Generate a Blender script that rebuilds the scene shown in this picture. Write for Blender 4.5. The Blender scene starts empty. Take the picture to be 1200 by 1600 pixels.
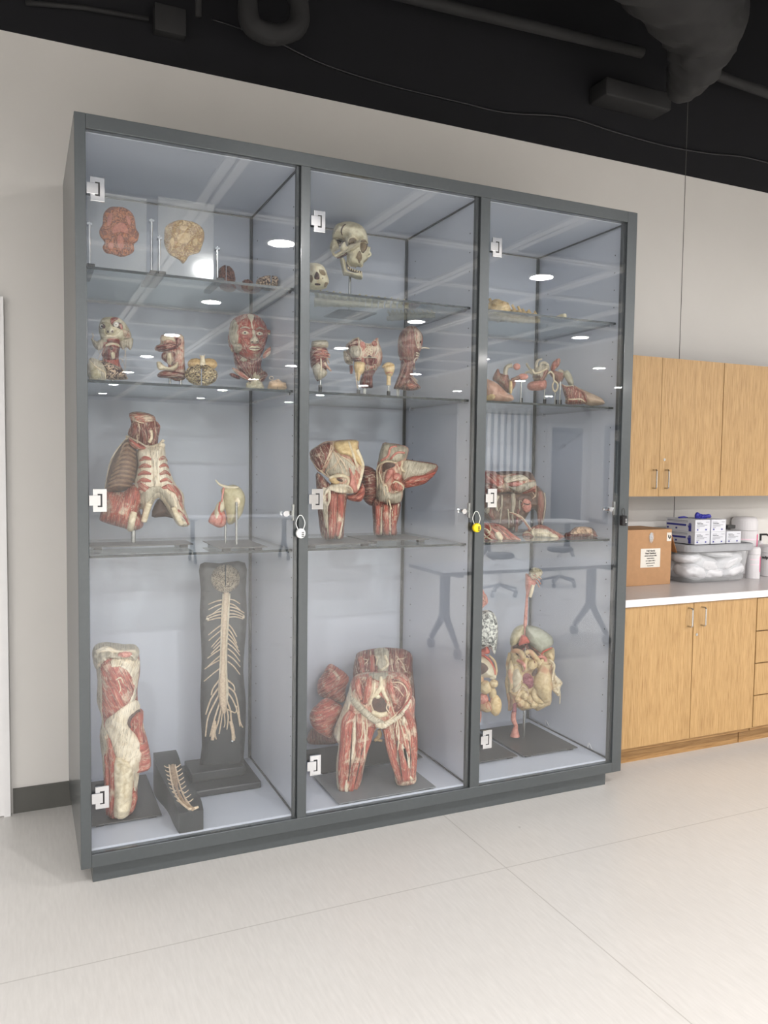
import bpy, bmesh, math, random
from mathutils import Vector, Matrix, noise, geometry
from mathutils.bvhtree import BVHTree
random.seed(7)
PI = math.pi
C = bpy.context.scene.collection
SC = bpy.context.scene

# ------------------------------------------------------------------ camera
YAW, PITCH, ROLL = math.radians(24.3384), math.radians(-3.3156), math.radians(0.7299)
CAM = Vector((-0.1782, -3.0602, 1.5857))
FPX = 1249.29
FW = Vector((math.sin(YAW)*math.cos(PITCH), math.cos(YAW)*math.cos(PITCH), math.sin(PITCH)))
_r0 = Vector((math.cos(YAW), -math.sin(YAW), 0)); _u0 = _r0.cross(FW)
RT = math.cos(ROLL)*_r0 + math.sin(ROLL)*_u0
UP = -math.sin(ROLL)*_r0 + math.cos(ROLL)*_u0
cam_data = bpy.data.cameras.new('camera')
cam_data.sensor_fit = 'VERTICAL'; cam_data.sensor_height = 32.0
cam_data.lens = FPX/1600*32.0; cam_data.clip_start = 0.05; cam_data.clip_end = 60
cam = bpy.data.objects.new('camera', cam_data); C.objects.link(cam)
cam.matrix_world = Matrix.Translation(CAM) @ Matrix((RT, UP, -FW)).transposed().to_4x4()
SC.camera = cam

# ------------------------------------------------------------------ world, lights, exposure
SC.view_settings.view_transform = 'Standard'; SC.view_settings.look = 'None'
SC.view_settings.gamma = 1.0; SC.view_settings.use_curve_mapping = False
SC.view_settings.exposure = 0.18
w = bpy.data.worlds.new('world'); SC.world = w; w.use_nodes = True
w.node_tree.nodes['Background'].inputs[0].default_value = (0.8, 0.85, 0.95, 1)
w.node_tree.nodes['Background'].inputs[1].default_value = 0.3
LAMP_W = 61.0
LAMP_COL = (1.0, 0.962, 0.942)
Z_CEIL = 3.42
LIGHT_X = [-3.3, -0.77, 1.78, 4.35, 6.90, 9.35, 12.0]  # leftmost column is unseen, added to brighten the left wall
LIGHT_Y = [-3.36, -6.03, -8.62, -11.15, -13.8, -16.7, -19.4]
SC.cycles.max_bounces = 14; SC.cycles.transparent_max_bounces = 24
SC.cycles.diffuse_bounces = 5; SC.cycles.glossy_bounces = 5
SC.cycles.caustics_reflective = False; SC.cycles.caustics_refractive = False
SC.cycles.sample_clamp_indirect = 40.0

# ------------------------------------------------------------------ pixel helpers (photo frame 1200 x 1600)
def ray(px, py): return (FW + RT*((px-600)/FPX) - UP*((py-800)/FPX)).normalized()
def onY(px, py, Y): d = ray(px, py); return CAM + d*((Y-CAM.y)/d.y)
def onZ(px, py, Z): d = ray(px, py); return CAM + d*((Z-CAM.z)/d.z)

# ------------------------------------------------------------------ materials
def lin(c): return tuple(((v/255)/12.92 if v/255 <= .04045 else ((v/255+.055)/1.055)**2.4) for v in c) + (1,)
class NT:
    def __init__(s, name):
        s.m = bpy.data.materials.new(name); s.m.use_nodes = True
        s.t = s.m.node_tree; s.n = s.t.nodes; s.l = s.t.links
        s.b = s.n['Principled BSDF']; s.out = s.n['Material Output']
    def add(s, kind, **kw):
        n = s.n.new(kind)
        for k, v in kw.items(): setattr(n, k, v)
        return n
    def set(s, n, **kw):
        for k, v in kw.items(): n.inputs[k.replace('_', ' ')].default_value = v
        return n
    def link(s, a, b): s.l.new(a, b)
    def coords(s, kind='Object', scale=(1, 1, 1), rot=(0, 0, 0)):
        tc = s.add('ShaderNodeTexCoord'); mp = s.add('ShaderNodeMapping')
        mp.inputs['Scale'].default_value = scale; mp.inputs['Rotation'].default_value = rot
        s.link(tc.outputs[kind], mp.inputs['Vector']); return mp.outputs['Vector']
    def noise(s, vec, scale, detail=3, rough=.5, dist=0):
        n = s.add('ShaderNodeTexNoise'); n.inputs['Scale'].default_value = scale
        n.inputs['Detail'].default_value = detail; n.inputs['Roughness'].default_value = rough
        n.inputs['Distortion'].default_value = dist
        s.link(vec, n.inputs['Vector']); return n.outputs['Fac']
    def ramp(s, fac, stops):
        r = s.add('ShaderNodeValToRGB'); e = r.color_ramp.elements
        while len(e) > 1: e.remove(e[-1])
        e[0].position = stops[0][0]; e[0].color = stops[0][1]
        for p, c in stops[1:]:
            k = e.new(p); k.color = c
        s.link(fac, r.inputs['Fac']); return r.outputs['Color']
    def mix(s, fac, a, b):
        m = s.add('ShaderNodeMix', data_type='RGBA')
        if isinstance(fac, (int, float)): m.inputs[0].default_value = fac
        else: s.link(fac, m.inputs[0])
        for i, v in ((6, a), (7, b)):
            if isinstance(v, tuple): m.inputs[i].default_value = v
            else: s.link(v, m.inputs[i])
        return m.outputs[2]
    def math(s, op, a, b=0.0, c=None):
        m = s.add('ShaderNodeMath', operation=op)
        for i, v in enumerate((a, b) if c is None else (a, b, c)):
            if isinstance(v, (int, float)): m.inputs[i].default_value = v
            else: s.link(v, m.inputs[i])
        return m.outputs[0]
    def bump(s, h, strength=.3, dist=.002):
        b = s.add('ShaderNodeBump'); b.inputs['Strength'].default_value = strength
        b.inputs['Distance'].default_value = dist
        s.link(h, b.inputs['Height']); s.link(b.outputs[0], s.b.inputs['Normal'])
MATS = {}
def plain(name, col, rough=.5, metal=0.0, var=.06, scale=25, bump=0, coat=0):
    if name in MATS: return MATS[name]
    t = NT(name); c = lin(col)
    v = t.coords(); f = t.noise(v, scale, 4)
    dk = tuple(x*(1-var) for x in c[:3])+(1,); lt = tuple(min(1, x*(1+var)) for x in c[:3])+(1,)
    t.link(t.ramp(f, [(.3, dk), (.7, lt)]), t.b.inputs['Base Color'])
    t.b.inputs['Roughness'].default_value = rough; t.b.inputs['Metallic'].default_value = metal
    t.b.inputs['Coat Weight'].default_value = coat; t.b.inputs['Coat Roughness'].default_value = .08
    if bump: t.bump(f, bump)
    MATS[name] = t.m; return t.m
def glass(name, tint=(.97, .985, .98), ior=1.5, rough=0.0, haze=0.0):
    if name in MATS: return MATS[name]
    t = NT(name); t.n.remove(t.b)
    geo = t.add('ShaderNodeNewGeometry')
    e = t.math('MULTIPLY_ADD', geo.outputs['Backfacing'], -2.0, 1.0)
    io = t.math('POWER', ior, e)
    fr = t.add('ShaderNodeFresnel'); t.link(io, fr.inputs['IOR'])
    tr = t.add('ShaderNodeBsdfTransparent'); tr.inputs[0].default_value = tint+(1,)
    gl = t.add('ShaderNodeBsdfGlossy'); gl.inputs['Roughness'].default_value = rough
    gl.inputs['Color'].default_value = (1, 1, 1, 1)
    mx = t.add('ShaderNodeMixShader'); t.link(fr.outputs[0], mx.inputs[0])
    base = tr.outputs[0]
    if haze:
        df = t.add('ShaderNodeBsdfDiffuse'); df.inputs[0].default_value = (.9, .93, .95, 1)
        m2 = t.add('ShaderNodeMixShader'); m2.inputs[0].default_value = haze
        t.link(base, m2.inputs[1]); t.link(df.outputs[0], m2.inputs[2]); base = m2.outputs[0]
    t.link(base, mx.inputs[1]); t.link(gl.outputs[0], mx.inputs[2])
    t.link(mx.outputs[0], t.out.inputs['Surface'])
    MATS[name] = t.m; return t.m
def wood(name, col, dark, axis='Z', rough=.42):
    t = NT(name)
    sc = {'Z': (1, 1, .035), 'X': (.035, 1, 1)}[axis]
    v = t.coords('Object', sc)
    a = t.noise(v, 230, 6, .62); b = t.noise(v, 46, 3, .5)
    c1 = t.ramp(a, [(.36, lin(dark)), (.5, lin(col)), (.75, lin(tuple(min(255, x+14) for x in col)))])
    c2 = t.ramp(b, [(.3, (.84, .82, .78, 1)), (.65, (1, 1, 1, 1))])
    m = t.add('ShaderNodeMix', data_type='RGBA', blend_type='MULTIPLY'); m.inputs[0].default_value = .8
    t.link(c1, m.inputs[6]); t.link(c2, m.inputs[7]); t.link(m.outputs[2], t.b.inputs['Base Color'])
    t.b.inputs['Roughness'].default_value = rough; t.bump(a, .06, .001)
    MATS[name] = t.m; return t.m
def muscle(name, dark, light, cream=.25, ccol=(222, 205, 178), fib=1.0, rough=.45):
    """fibres run along v of the UV map (metres)"""
    t = NT(name)
    v = t.coords('UV', (230*fib, 16*fib, 1)); f = t.noise(v, 1.0, 4, .6, .4)
    v2 = t.coords('UV', (110, 9, 1)); g = t.noise(v2, 1.0, 2, .5, .6)
    v3 = t.coords('Object'); h = t.noise(v3, 16, 5, .65, .8)
    red = t.ramp(f, [(.34, lin(dark)), (.60, lin(light))])
    lt = tuple(min(255, int(x*1.0+18)) for x in light)
    red = t.mix(t.ramp(g, [(.45, (0, 0, 0, 1)), (.75, (.6, .6, .6, 1))]), red, lin(lt))
    k = .74-cream*.42
    cf = t.ramp(h, [(k-.06, (0, 0, 0, 1)), (k+.07, (.85, .85, .85, 1))])
    th = t.ramp(f, [(.60, (0, 0, 0, 1)), (.72, (.55, .55, .55, 1))])
    cf2 = t.math('MAXIMUM', cf, th)
    v4 = t.coords('UV', (95, 5.5, 1)); q = t.noise(v4, 1.0, 3, .6, 1.2)
    dq = t.math('ABSOLUTE', t.math('SUBTRACT', q, .5))
    base = t.mix(t.ramp(dq, [(0, (.8, .8, .8, 1)), (.012, (.55, .55, .55, 1)), (.03, (0, 0, 0, 1))]), t.mix(cf2, red, lin(ccol)), lin(tuple(int(x*.62) for x in dark)))
    q2 = t.noise(t.coords('UV', (60, 7, 1), (0, 0, .5)), 1.0, 3, .6, 1.6); d2 = t.math('ABSOLUTE', t.math('SUBTRACT', q2, .46))
    base = t.mix(t.ramp(d2, [(0, (.75, .75, .75, 1)), (.010, (.5, .5, .5, 1)), (.022, (0, 0, 0, 1))]), base, lin(ccol))
    t.link(base, t.b.inputs['Base Color'])
    t.b.inputs['Roughness'].default_value = rough
    t.b.inputs['Subsurface Weight'].default_value = 0.0
    t.bump(t.math('ADD', f, t.math('MULTIPLY', h, .8)), .8, .004)
    MATS[name] = t.m; return t.m
def tissue(name, col, dark, scale=30, contrast=.5, rough=.5, bump=.35, spot=None):
    t = NT(name); v = t.coords()
    f = t.noise(v, scale, 6, .65, .5); g = t.noise(v, scale*.3, 3, .5, 1.0)
    c = t.ramp(f, [(.5-contrast*.35, lin(dark)), (.5+contrast*.25, lin(col))])
    if spot:
        c = t.mix(t.ramp(g, [(.52, (0, 0, 0, 1)), (.62, (.75, .75, .75, 1))]), c, lin(spot))
    t.link(c, t.b.inputs['Base Color']); t.b.inputs['Roughness'].default_value = rough
    t.bump(f, bump, .003); MATS[name] = t.m; return t.m
def cortex(name, col, line, scale=48, width=.035):
    t = NT(name); v = t.coords()
    f = t.noise(v, scale, 1.5, .45, 1.4)
    d = t.math('ABSOLUTE', t.math('SUBTRACT', f, .5))
    c = t.ramp(d, [(0, lin(line)), (width*.45, lin(line)), (width*1.2, lin(col))])
    t.link(c, t.b.inputs['Base Color']); t.b.inputs['Roughness'].default_value = .5
    h = t.ramp(d, [(0, (0, 0, 0, 1)), (width*2.2, (1, 1, 1, 1))]); t.bump(h, .9, .005)
    MATS[name] = t.m; return t.m

M_WALL = plain('wall_paint', (210, 208, 204), .85, var=.015, scale=3)
M_BLACK = plain('black_wall_paint', (13, 14, 19), .9, var=.12, scale=6)
M_BLACKMETAL = plain('black_painted_duct', (36, 36, 37), .8, var=.2, scale=5, bump=.3)
M_BASE = plain('baseboard_vinyl', (84, 84, 80), .5, var=.04)
M_DOOR = plain('white_door_paint', (226, 226, 226), .4, var=.01)
M_STEEL = plain('grey_powder_coat', (80, 85, 87), .30, .35, var=.03, scale=60, coat=.25)
M_DARKSTEEL = plain('gasket_and_gap_shade', (62, 66, 68), .5, .2)
M_LAM = plain('white_laminate', (200, 204, 215), .38, var=.012, scale=4)
M_HOLE = plain('pin_hole_black', (30, 30, 32), .8)
M_CHROME = plain('polished_chrome', (225, 226, 228), .08, 1.0, var=.02)
M_ROD = plain('brushed_steel_rod', (180, 180, 176), .25, 1.0, var=.03)
M_PLATE = plain('steel_plate', (84, 82, 80), .42, .2, var=.05, scale=8)
M_PLATEEDGE = plain('foot_rubber', (40, 40, 40), .6)
M_BLKPLASTIC = plain('black_plastic', (30, 31, 33), .35)
M_GLASS = glass('clear_door_glass', (.962, .976, .978), 1.54)
M_SHELF = glass('green_shelf_glass', (.93, .965, .95), 1.52)
M_EDGE = plain('glass_edge_green', (22, 32, 34), .25)
M_ACRYL = glass('clear_acrylic', (.96, .955, .945), 1.62, .07, .04)
M_CPANEL = plain('ceiling_panel_grey', (164, 169, 177), .9, var=.05, scale=2)
M_CGRID = plain('ceiling_grid_white', (250, 251, 252), .7, var=.02)
M_OAK = wood('light_oak_veneer', (180, 146, 98), (154, 118, 74))
M_OAKH = wood('light_oak_kick', (160, 124, 78), (138, 102, 60), 'X')
M_GAP = plain('cabinet_gap_shade', (74, 50, 34), .8)  # oak bodies coloured dark, standing in for shade in the gaps
M_CTR = plain('countertop_laminate', (196, 191, 190), .3, var=.03, scale=40)
M_CTREDGE = plain('countertop_edge_white', (222, 219, 221), .4, var=.03, scale=80)
M_NICKEL = plain('satin_nickel', (196, 194, 190), .25, 1.0)

def floor_mat():
    t = NT('floor_sheet_vinyl'); v = t.coords('Object')
    sep = t.add('ShaderNodeSeparateXYZ'); t.link(v, sep.inputs[0])
    def seam(o, off, per):
        a = t.math('ADD', o, -off); a = t.math('DIVIDE', a, per)
        a = t.math('FRACT', t.math('ADD', a, 100.5)); a = t.math('ABSOLUTE', t.math('SUBTRACT', a, .5))
        return t.math('LESS_THAN', t.math('MULTIPLY', a, per), .0022)
    sm = t.math('MAXIMUM', seam(sep.outputs[0], 1.55, 2.45), seam(sep.outputs[1], -.456, 1.83))
    st = t.coords('Object', (1, .12, 1)); f = t.noise(st, 90, 5, .6)
    g = t.noise(v, 1.3, 4, .6); k = t.noise(v, 5.5, 5, .6)
    c = t.ramp(f, [(.3, lin((201, 199, 195))), (.7, lin((211, 209, 205)))])
    c = t.mix(t.ramp(g, [(.35, (0, 0, 0, 1)), (.7, (.35, .35, .35, 1))]), c, lin((195, 192, 188)))
    c = t.mix(t.ramp(k, [(.70, (0, 0, 0, 1)), (.76, (.5, .5, .5, 1))]), c, lin((224, 223, 220)))
    c = t.mix(t.math('MULTIPLY', sm, .55), c, lin((150, 147, 141)))
    t.link(c, t.b.inputs['Base Color'])
    r = t.ramp(g, [(.3, (.26, .26, .26, 1)), (.7, (.42, .42, .42, 1))]); t.link(r, t.b.inputs['Roughness'])
    t.bump(f, .03, .001); return t.m
M_FLOOR = floor_mat()

# anatomy materials
MU = muscle('muscle_salmon', (118, 42, 32), (184, 88, 70), .30)
MUD = muscle('muscle_dark_red', (74, 25, 20), (134, 58, 46), .24)
MUB = muscle('muscle_brownish', (104, 58, 48), (150, 92, 78), .35, (176, 158, 136))
MUL = muscle('muscle_fascia_mixed', (144, 68, 54), (192, 108, 90), .55)
FAS = muscle('cream_fascia', (190, 168, 138), (222, 206, 178), .6, (232, 220, 198))
FAG = muscle('grey_fascia', (150, 138, 118), (186, 174, 152), .5, (204, 194, 172))
TEN = tissue('pale_tendon', (232, 218, 190), (196, 176, 140), 60)
BONE = tissue('dry_bone', (228, 220, 192), (188, 172, 136), 40, .6)
BONEG = tissue('bone_weathered', (214, 204, 172), (150, 132, 96), 55, .8)
DARK = tissue('dark_cavity', (92, 62, 50), (48, 32, 26), 50)  # dark tissue; also laid on to paint the shade of openings and hollows
BROWN = tissue('brown_chest_cavity', (118, 88, 70), (78, 56, 44), 40)
FAT = tissue('yellow_fat', (222, 196, 146), (186, 150, 100), 60)
PINK = tissue('pink_tissue', (212, 148, 132), (168, 92, 80), 60)
NERVE = tissue('nerve_cream', (222, 202, 176), (186, 158, 128), 120)
GUT = tissue('gut_cream', (218, 198, 154), (160, 128, 86), 30, .8, .4, .5, (190, 134, 104))  # dark tone follows the bump, painting shade into the gut's crevices
GUTP = tissue('gut_pale', (214, 204, 178), (176, 160, 130), 26, .6, .4)
STOM = tissue('stomach_olive', (196, 186, 150), (156, 142, 104), 24, .6, .35, .15)
LUNG = tissue('mottled_lung', (214, 214, 204), (50, 54, 52), 60, .22, .5, .8)
TRAC = tissue('red_artery', (196, 92, 72), (160, 62, 48), 60)
CTX = cortex('brain_cream', (214, 190, 144), (84, 60, 36), 62, .07)
CTXP = cortex('brain_pinkish', (216, 186, 158), (58, 26, 22), 52, .085)
CTXR = cortex('brain_reddish', (150, 100, 82), (66, 32, 26), 70, .05)
CTXS = cortex('brain_grey_cream', (196, 178, 152), (92, 72, 56), 80, .05)
SLR = cortex('brain_slice_amber', (142, 74, 34), (206, 124, 74), 60, .07)
SLRI = tissue('brain_slice_inner', (206, 128, 96), (160, 74, 54), 80, .6)
SLY = cortex('brain_slice_ochre', (172, 128, 66), (212, 178, 118), 60, .07)
SLYI = tissue('brain_slice_pale', (214, 184, 130), (176, 140, 88), 80, .5)
EYEW = plain('eye_white', (226, 220, 208), .2); EYEB = plain('eye_dark', (24, 20, 18), .15)

# ------------------------------------------------------------------ object helpers
def props(o, label=None, cat=None, group=None, kind=None):
    if label: o['label'] = label
    if cat: o['category'] = cat
    if group: o['group'] = group
    if kind: o['kind'] = kind
    return o
def thing(name, label, cat, loc=(0, 0, 0), group=None):
    o = bpy.data.objects.new(name, None); C.objects.link(o); o.location = loc
    o.empty_display_size = .05
    return props(o, label, cat, group)
def org(o):
    v = Vector((0, 0, 0))
    while o is not None: v = v + Vector(o.location); o = o.parent
    return v
def obj(name, bm, mat, parent=None, label=None, smooth=False, kind=None, origin=None):
    """links bm (world coordinates) as one mesh object"""
    me = bpy.data.meshes.new(name)
    if parent is not None: base = org(parent); off = base if origin is None else Vector(origin)
    else: base = Vector((0, 0, 0)); off = Vector(origin) if origin is not None else Vector((0, 0, 0))
    bmesh.ops.translate(bm, verts=bm.verts, vec=-off)
    bmesh.ops.recalc_face_normals(bm, faces=bm.faces)
    bm.to_mesh(me); bm.free()
    for p in me.polygons: p.use_smooth = smooth
    for m in (mat if isinstance(mat, (list, tuple)) else [mat]): me.materials.append(m)
    o = bpy.data.objects.new(name, me); C.objects.link(o)
    if parent is not None: o.parent = parent; o.location = off-base
    else: o.location = off
    if label: o['label'] = label
    if kind: o['kind'] = kind
    return o
def box(bm, x0, x1, y0, y1, z0, z1, mi=0, bev=0):
    vs = [bm.verts.new((x, y, z)) for x in (x0, x1) for y in (y0, y1) for z in (z0, z1)]
    fs = [(0, 1, 3, 2), (4, 6, 7, 5), (0, 4, 5, 1), (2, 3, 7, 6), (0, 2, 6, 4), (1, 5, 7, 3)]
    out = []
    for f in fs:
        g = bm.faces.new([vs[i] for i in f]); g.material_index = mi; out.append(g)
    if bev:
        es = list({e for f in out for e in f.edges})
        bmesh.ops.bevel(bm, geom=es, offset=bev, segments=2, affect='EDGES', profile=.5)
    return out
def B(*a, **k):
    bm = bmesh.new(); box(bm, *a, **k); return bm
def prism(bm, pts, axis, a0, a1, mi=0):
    """pts 2D polygon extruded along axis from a0 to a1"""
    def mk(p, a):
        return {'X': (a, p[0], p[1]), 'Y': (p[0], a, p[1]), 'Z': (p[0], p[1], a)}[axis]
    A = [bm.verts.new(mk(p, a0)) for p in pts]; Bv = [bm.verts.new(mk(p, a1)) for p in pts]
    n = len(pts)
    for f in ([A[::-1], Bv] + [[A[i], A[(i+1) % n], Bv[(i+1) % n], Bv[i]] for i in range(n)]):
        g = bm.faces.new(f); g.material_index = mi
def tube(bm, pts, rad, seg=10, flat=1.0, nrm=None, cap=True, uvo=0.0, lump=0.0, mi=0):
    """swept tube; rad number or list; flat squashes it along nrm; UV in metres"""
    pts = [Vector(p) for p in pts]; n = len(pts)
    if isinstance(rad, (int, float)): rad = [rad]*n
    uv = bm.loops.layers.uv.verify()
    rings = []; L = 0; Ls = []
    prevN = None
    for i, p in enumerate(pts):
        t = (pts[min(i+1, n-1)]-pts[max(i-1, 0)])
        if t.length < 1e-9: t = Vector((0, 0, 1))
        t.normalize()
        if nrm is not None: N = Vector(nrm)
        elif prevN is not None: N = prevN
        else: N = Vector((0, -1, 0)) if abs(t.y) < .9 else Vector((1, 0, 0))
        N = (N-t*N.dot(t))
        if N.length < 1e-6: N = t.orthogonal()
        N.normalize(); prevN = N; Bn = t.cross(N)
        if i: L += (p-pts[i-1]).length
        Ls.append(L); ring = []
        for k in range(seg):
            a = 2*PI*k/seg; r = rad[i]
            q = p+Bn*(math.cos(a)*r)+N*(math.sin(a)*r*flat)
            if lump: q = q+(q-p)*lump*noise.noise(q*14+Vector((uvo*9, 0, 0)))*2
            ring.append(bm.verts.new(q))
        rings.append(ring)
    rm = max(max(rad), 1e-4)
    for i in range(n-1):
        for k in range(seg):
            k2 = (k+1) % seg
            f = bm.faces.new((rings[i][k], rings[i][k2], rings[i+1][k2], rings[i+1][k])); f.material_index = mi; f.smooth = True
            us = [k, k+1, k+1, k]; vs = [Ls[i], Ls[i], Ls[i+1], Ls[i+1]]
            for lp, u, v in zip(f.loops, us, vs): lp[uv].uv = (uvo+u/seg*2*PI*rm, v)
    if cap:
        for r in (rings[0][::-1], rings[-1]):
            f = bm.faces.new(r); f.material_index = mi
    return rings
def spline(pts, k=5):
    """Catmull-Rom through points (tuples of any size)"""
    if len(pts) < 3: return [tuple(p) for p in pts]
    P = [pts[0]]+list(pts)+[pts[-1]]; out = []
    for i in range(1, len(P)-2):
        for j in range(k):
            t = j/k; out.append(tuple(.5*((2*b)+(-a+c)*t+(2*a-5*b+4*c-d)*t*t+(-a+3*b-3*c+d)*t**3) for a, b, c, d in zip(P[i-1], P[i], P[i+1], P[i+2])))
    out.append(tuple(pts[-1])); return out
def closed_spline(pts, k=3):
    n = len(pts); out = []
    for i in range(n):
        a, b, c, d = pts[i-1], pts[i], pts[(i+1) % n], pts[(i+2) % n]
        for j in range(k):
            t = j/k; out.append(tuple(.5*((2*q)+(-p+r)*t+(2*p-5*q+4*r-s)*t*t+(-p+3*q-3*r+s)*t**3) for p, q, r, s in zip(a, b, c, d)))
    return out
def lathe(bm, prof, cx, cy, seg=24, mi=0, sx=1, sy=1):
    rings = [[bm.verts.new((cx+math.cos(2*PI*k/seg)*r*sx, cy+math.sin(2*PI*k/seg)*r*sy, z)) for k in range(seg)] for r, z in prof]
    for a, b in zip(rings, rings[1:]):
        for k in range(seg):
            f = bm.faces.new((a[k], a[(k+1) % seg], b[(k+1) % seg], b[k])); f.material_index = mi; f.smooth = True
    bm.faces.new(rings[0][::-1]).material_index = mi; bm.faces.new(rings[-1]).material_index = mi
def text(txt, size, loc, rotz, mat, parent, align='CENTER', name='lettering', bold=0.0, normal='front'):
    cu = bpy.data.curves.new('t', 'FONT'); cu.body = txt; cu.size = size; cu.align_x = align; cu.align_y = 'CENTER'
    cu.extrude = .0003; cu.offset = bold
    o = bpy.data.objects.new('t', cu); C.objects.link(o)
    dg = bpy.context.evaluated_depsgraph_get(); me = bpy.data.meshes.new_from_object(o.evaluated_get(dg))
    bpy.data.objects.remove(o)
    me.materials.clear(); me.materials.append(mat)
    q = bpy.data.objects.new(name, me); C.objects.link(q)
    q.parent = parent; q.location = Vector(loc)-org(parent); q.rotation_euler = (PI/2, 0, rotz); return q
def struct(name, bm, mat, parent=None, smooth=False):
    o = obj(name, bm, mat, parent, smooth=smooth)
    if parent is None: o['kind'] = 'structure'
    return o

# ================================================================== ROOM
D = 0.833                      # back wall face
X0, X1, Y0 = -4.5, 15.05, -22.0
ZT = 4.75
struct('floor', B(X0-.1, X1+.1, Y0-.1, D+.1, -.1, 0), M_FLOOR)
struct('wall_back', B(X0, X1, D, D+.12, 0, 3.42), M_WALL)
struct('wall_back_upper', B(X0, X1, D, D+.12, 3.42, ZT), M_BLACK)
struct('wall_left', B(X0-.12, X0, Y0, D+.12, 0, ZT), M_WALL)
struct('wall_right', B(X1, X1+.12, Y0, D+.12, 0, ZT), M_WALL)
struct('wall_front', B(X0-.12, X1+.12, Y0-.12, Y0, 0, ZT), M_WALL)
struct('ceiling', B(X0-.12, X1+.12, Y0-.12, D+.12, ZT, ZT+.1), M_BLACK)
bm = bmesh.new()
CX0, CX1, CY0, CY1 = X0, 7.4, Y0, -1.02
box(bm, CX0, CX1, CY0, CY1, Z_CEIL, Z_CEIL+.08)
struct('ceiling_panel', bm, M_CPANEL)
bm = bmesh.new(); box(bm, CX1, X1, CY0, CY1, Z_CEIL-.0, Z_CEIL+.08)
struct('ceiling_gypsum', bm, M_WALL)
bm = bmesh.new()
for i in range(-5, 6):         # double bars of the ceiling grid
    x = 1.018+i*1.275
    if CX0+.1 < x < CX1:
        box(bm, x-.072, x-.012, CY0, CY1, Z_CEIL-.022, Z_CEIL)
        box(bm, x+.012, x+.072, CY0, CY1, Z_CEIL-.022, Z_CEIL)
for j in range(0, 12):
    y = -1.50-j*1.285
    if y > CY0:
        box(bm, CX0, CX1, y-.066, y-.012, Z_CEIL-.020, Z_CEIL)
        box(bm, CX0, CX1, y+.012, y+.066, Z_CEIL-.020, Z_CEIL)
struct('trim_1', bm, M_CGRID)
struct('trim_2', B(X0, X1, CY1, CY1+.03, Z_CEIL-.03, Z_CEIL+.12), M_CGRID)
# vertical joint in the painted wall
struct('trim_3', B(3.619, 3.623, D-.0015, D, 0.91, 4.3), M_BASE)
struct('baseboard_back', B(-.235, .03, D-.012, D, 0, .112), M_BASE)
struct('baseboard_left', B(X0, X0+.012, Y0, D, 0, .112), M_BASE)
struct('baseboard_right', B(X1-.012, X1, Y0, D, 0, .112), M_BASE)
# door at the left edge of the view
door = struct('door_1', B(-1.25, -.27, D-.028, D-.002, .004, 2.25), M_DOOR)
bm = bmesh.new(); box(bm, -1.30, -.245, D-.034, D-.0, 2.25, 2.292); box(bm, -.272, -.245, D-.034, D, 0, 2.25); box(bm, -1.3, -1.25, D-.034, D, 0, 2.25)
struct('door_frame', bm, M_DOOR, door)
# doors and windows of the opposite wall, seen in the glass
M_DOORD = plain('grey_door', (96, 104, 116), .5); M_PANE = plain('dim_window', (120, 130, 142), .15)
YS = -15.9                     # shorter end of the room on the right
struct('wall_front_side', B(10.6, X1, YS-.12, YS, 0, ZT), M_WALL)
d = struct('door_2', B(13.6, 14.7, YS, YS+.05, 0, 2.74), M_DOORD)
bm = bmesh.new(); box(bm, 13.46, 13.6, YS, YS+.09, 0, 2.86); box(bm, 14.7, 14.84, YS, YS+.09, 0, 2.86); box(bm, 13.6, 14.7, YS, YS+.09, 2.74, 2.86)
struct('door_frame', bm, M_DOOR, d)
d = struct('door_3', B(X1-.05, X1, -15.0, -13.4, 0, 2.66), M_DOOR)
bm = bmesh.new(); box(bm, X1-.09, X1, -15.2, -15.0, 0, 2.8); box(bm, X1-.09, X1, -13.4, -13.2, 0, 2.8); box(bm, X1-.09, X1, -15.0, -13.4, 2.66, 2.8)
struct('door_frame', bm, M_DOORD, d)
struct('door_window', B(X1-.06, X1-.045, -14.75, -13.7, .9, 2.35), M_PANE, d)
wd = struct('window_1', B(11.2, 12.95, YS, YS+.03, 1.0, 3.1), M_PANE)
bm = bmesh.new()
for k in range(8): box(bm, 11.25+k*.215, 11.36+k*.215, YS+.04, YS+.055, .95, 3.15)
struct('window_blind', bm, M_CGRID, wd)

# ceiling lamps (area lamps set in trim rings)
first = None
def ring_bm(cx, cy, z):
    bm = bmesh.new(); seg = 32
    prof = [(.105, z-.0005), (.128, z-.004), (.132, z-.001)]
    rings = [[bm.verts.new((cx+math.cos(2*PI*k/seg)*r, cy+math.sin(2*PI*k/seg)*r, zz)) for k in range(seg)] for r, zz in prof]
    for a, b in zip(rings, rings[1:]):
        for k in range(seg): bm.faces.new((a[k], a[(k+1) % seg], b[(k+1) % seg], b[k]))
    return bm
for j, y in enumerate(LIGHT_Y):
    for i, x in enumerate(LIGHT_X):
        if y > CY1 or (x > 9 and y < -15.8): continue
        t = thing('ceiling_light', 'round white recessed ceiling downlight in the grey panel ceiling, reflected in the cabinet glass except for the unseen left column added for light', 'ceiling light', (x, y, Z_CEIL-.022), 'recessed downlights in the ceiling')
        obj('trim_ring', ring_bm(x, y, Z_CEIL-.022), M_CGRID, t)
        ld = bpy.data.lights.new('downlight_lamp', 'AREA'); ld.shape = 'DISK'; ld.size = .205
        ld.energy = LAMP_W; ld.color = LAMP_COL; ld.spread = math.radians(176)
        lo = bpy.data.objects.new('downlight_lamp', ld); C.objects.link(lo); lo.parent = t; lo.location = (0, 0, -.005)
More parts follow.
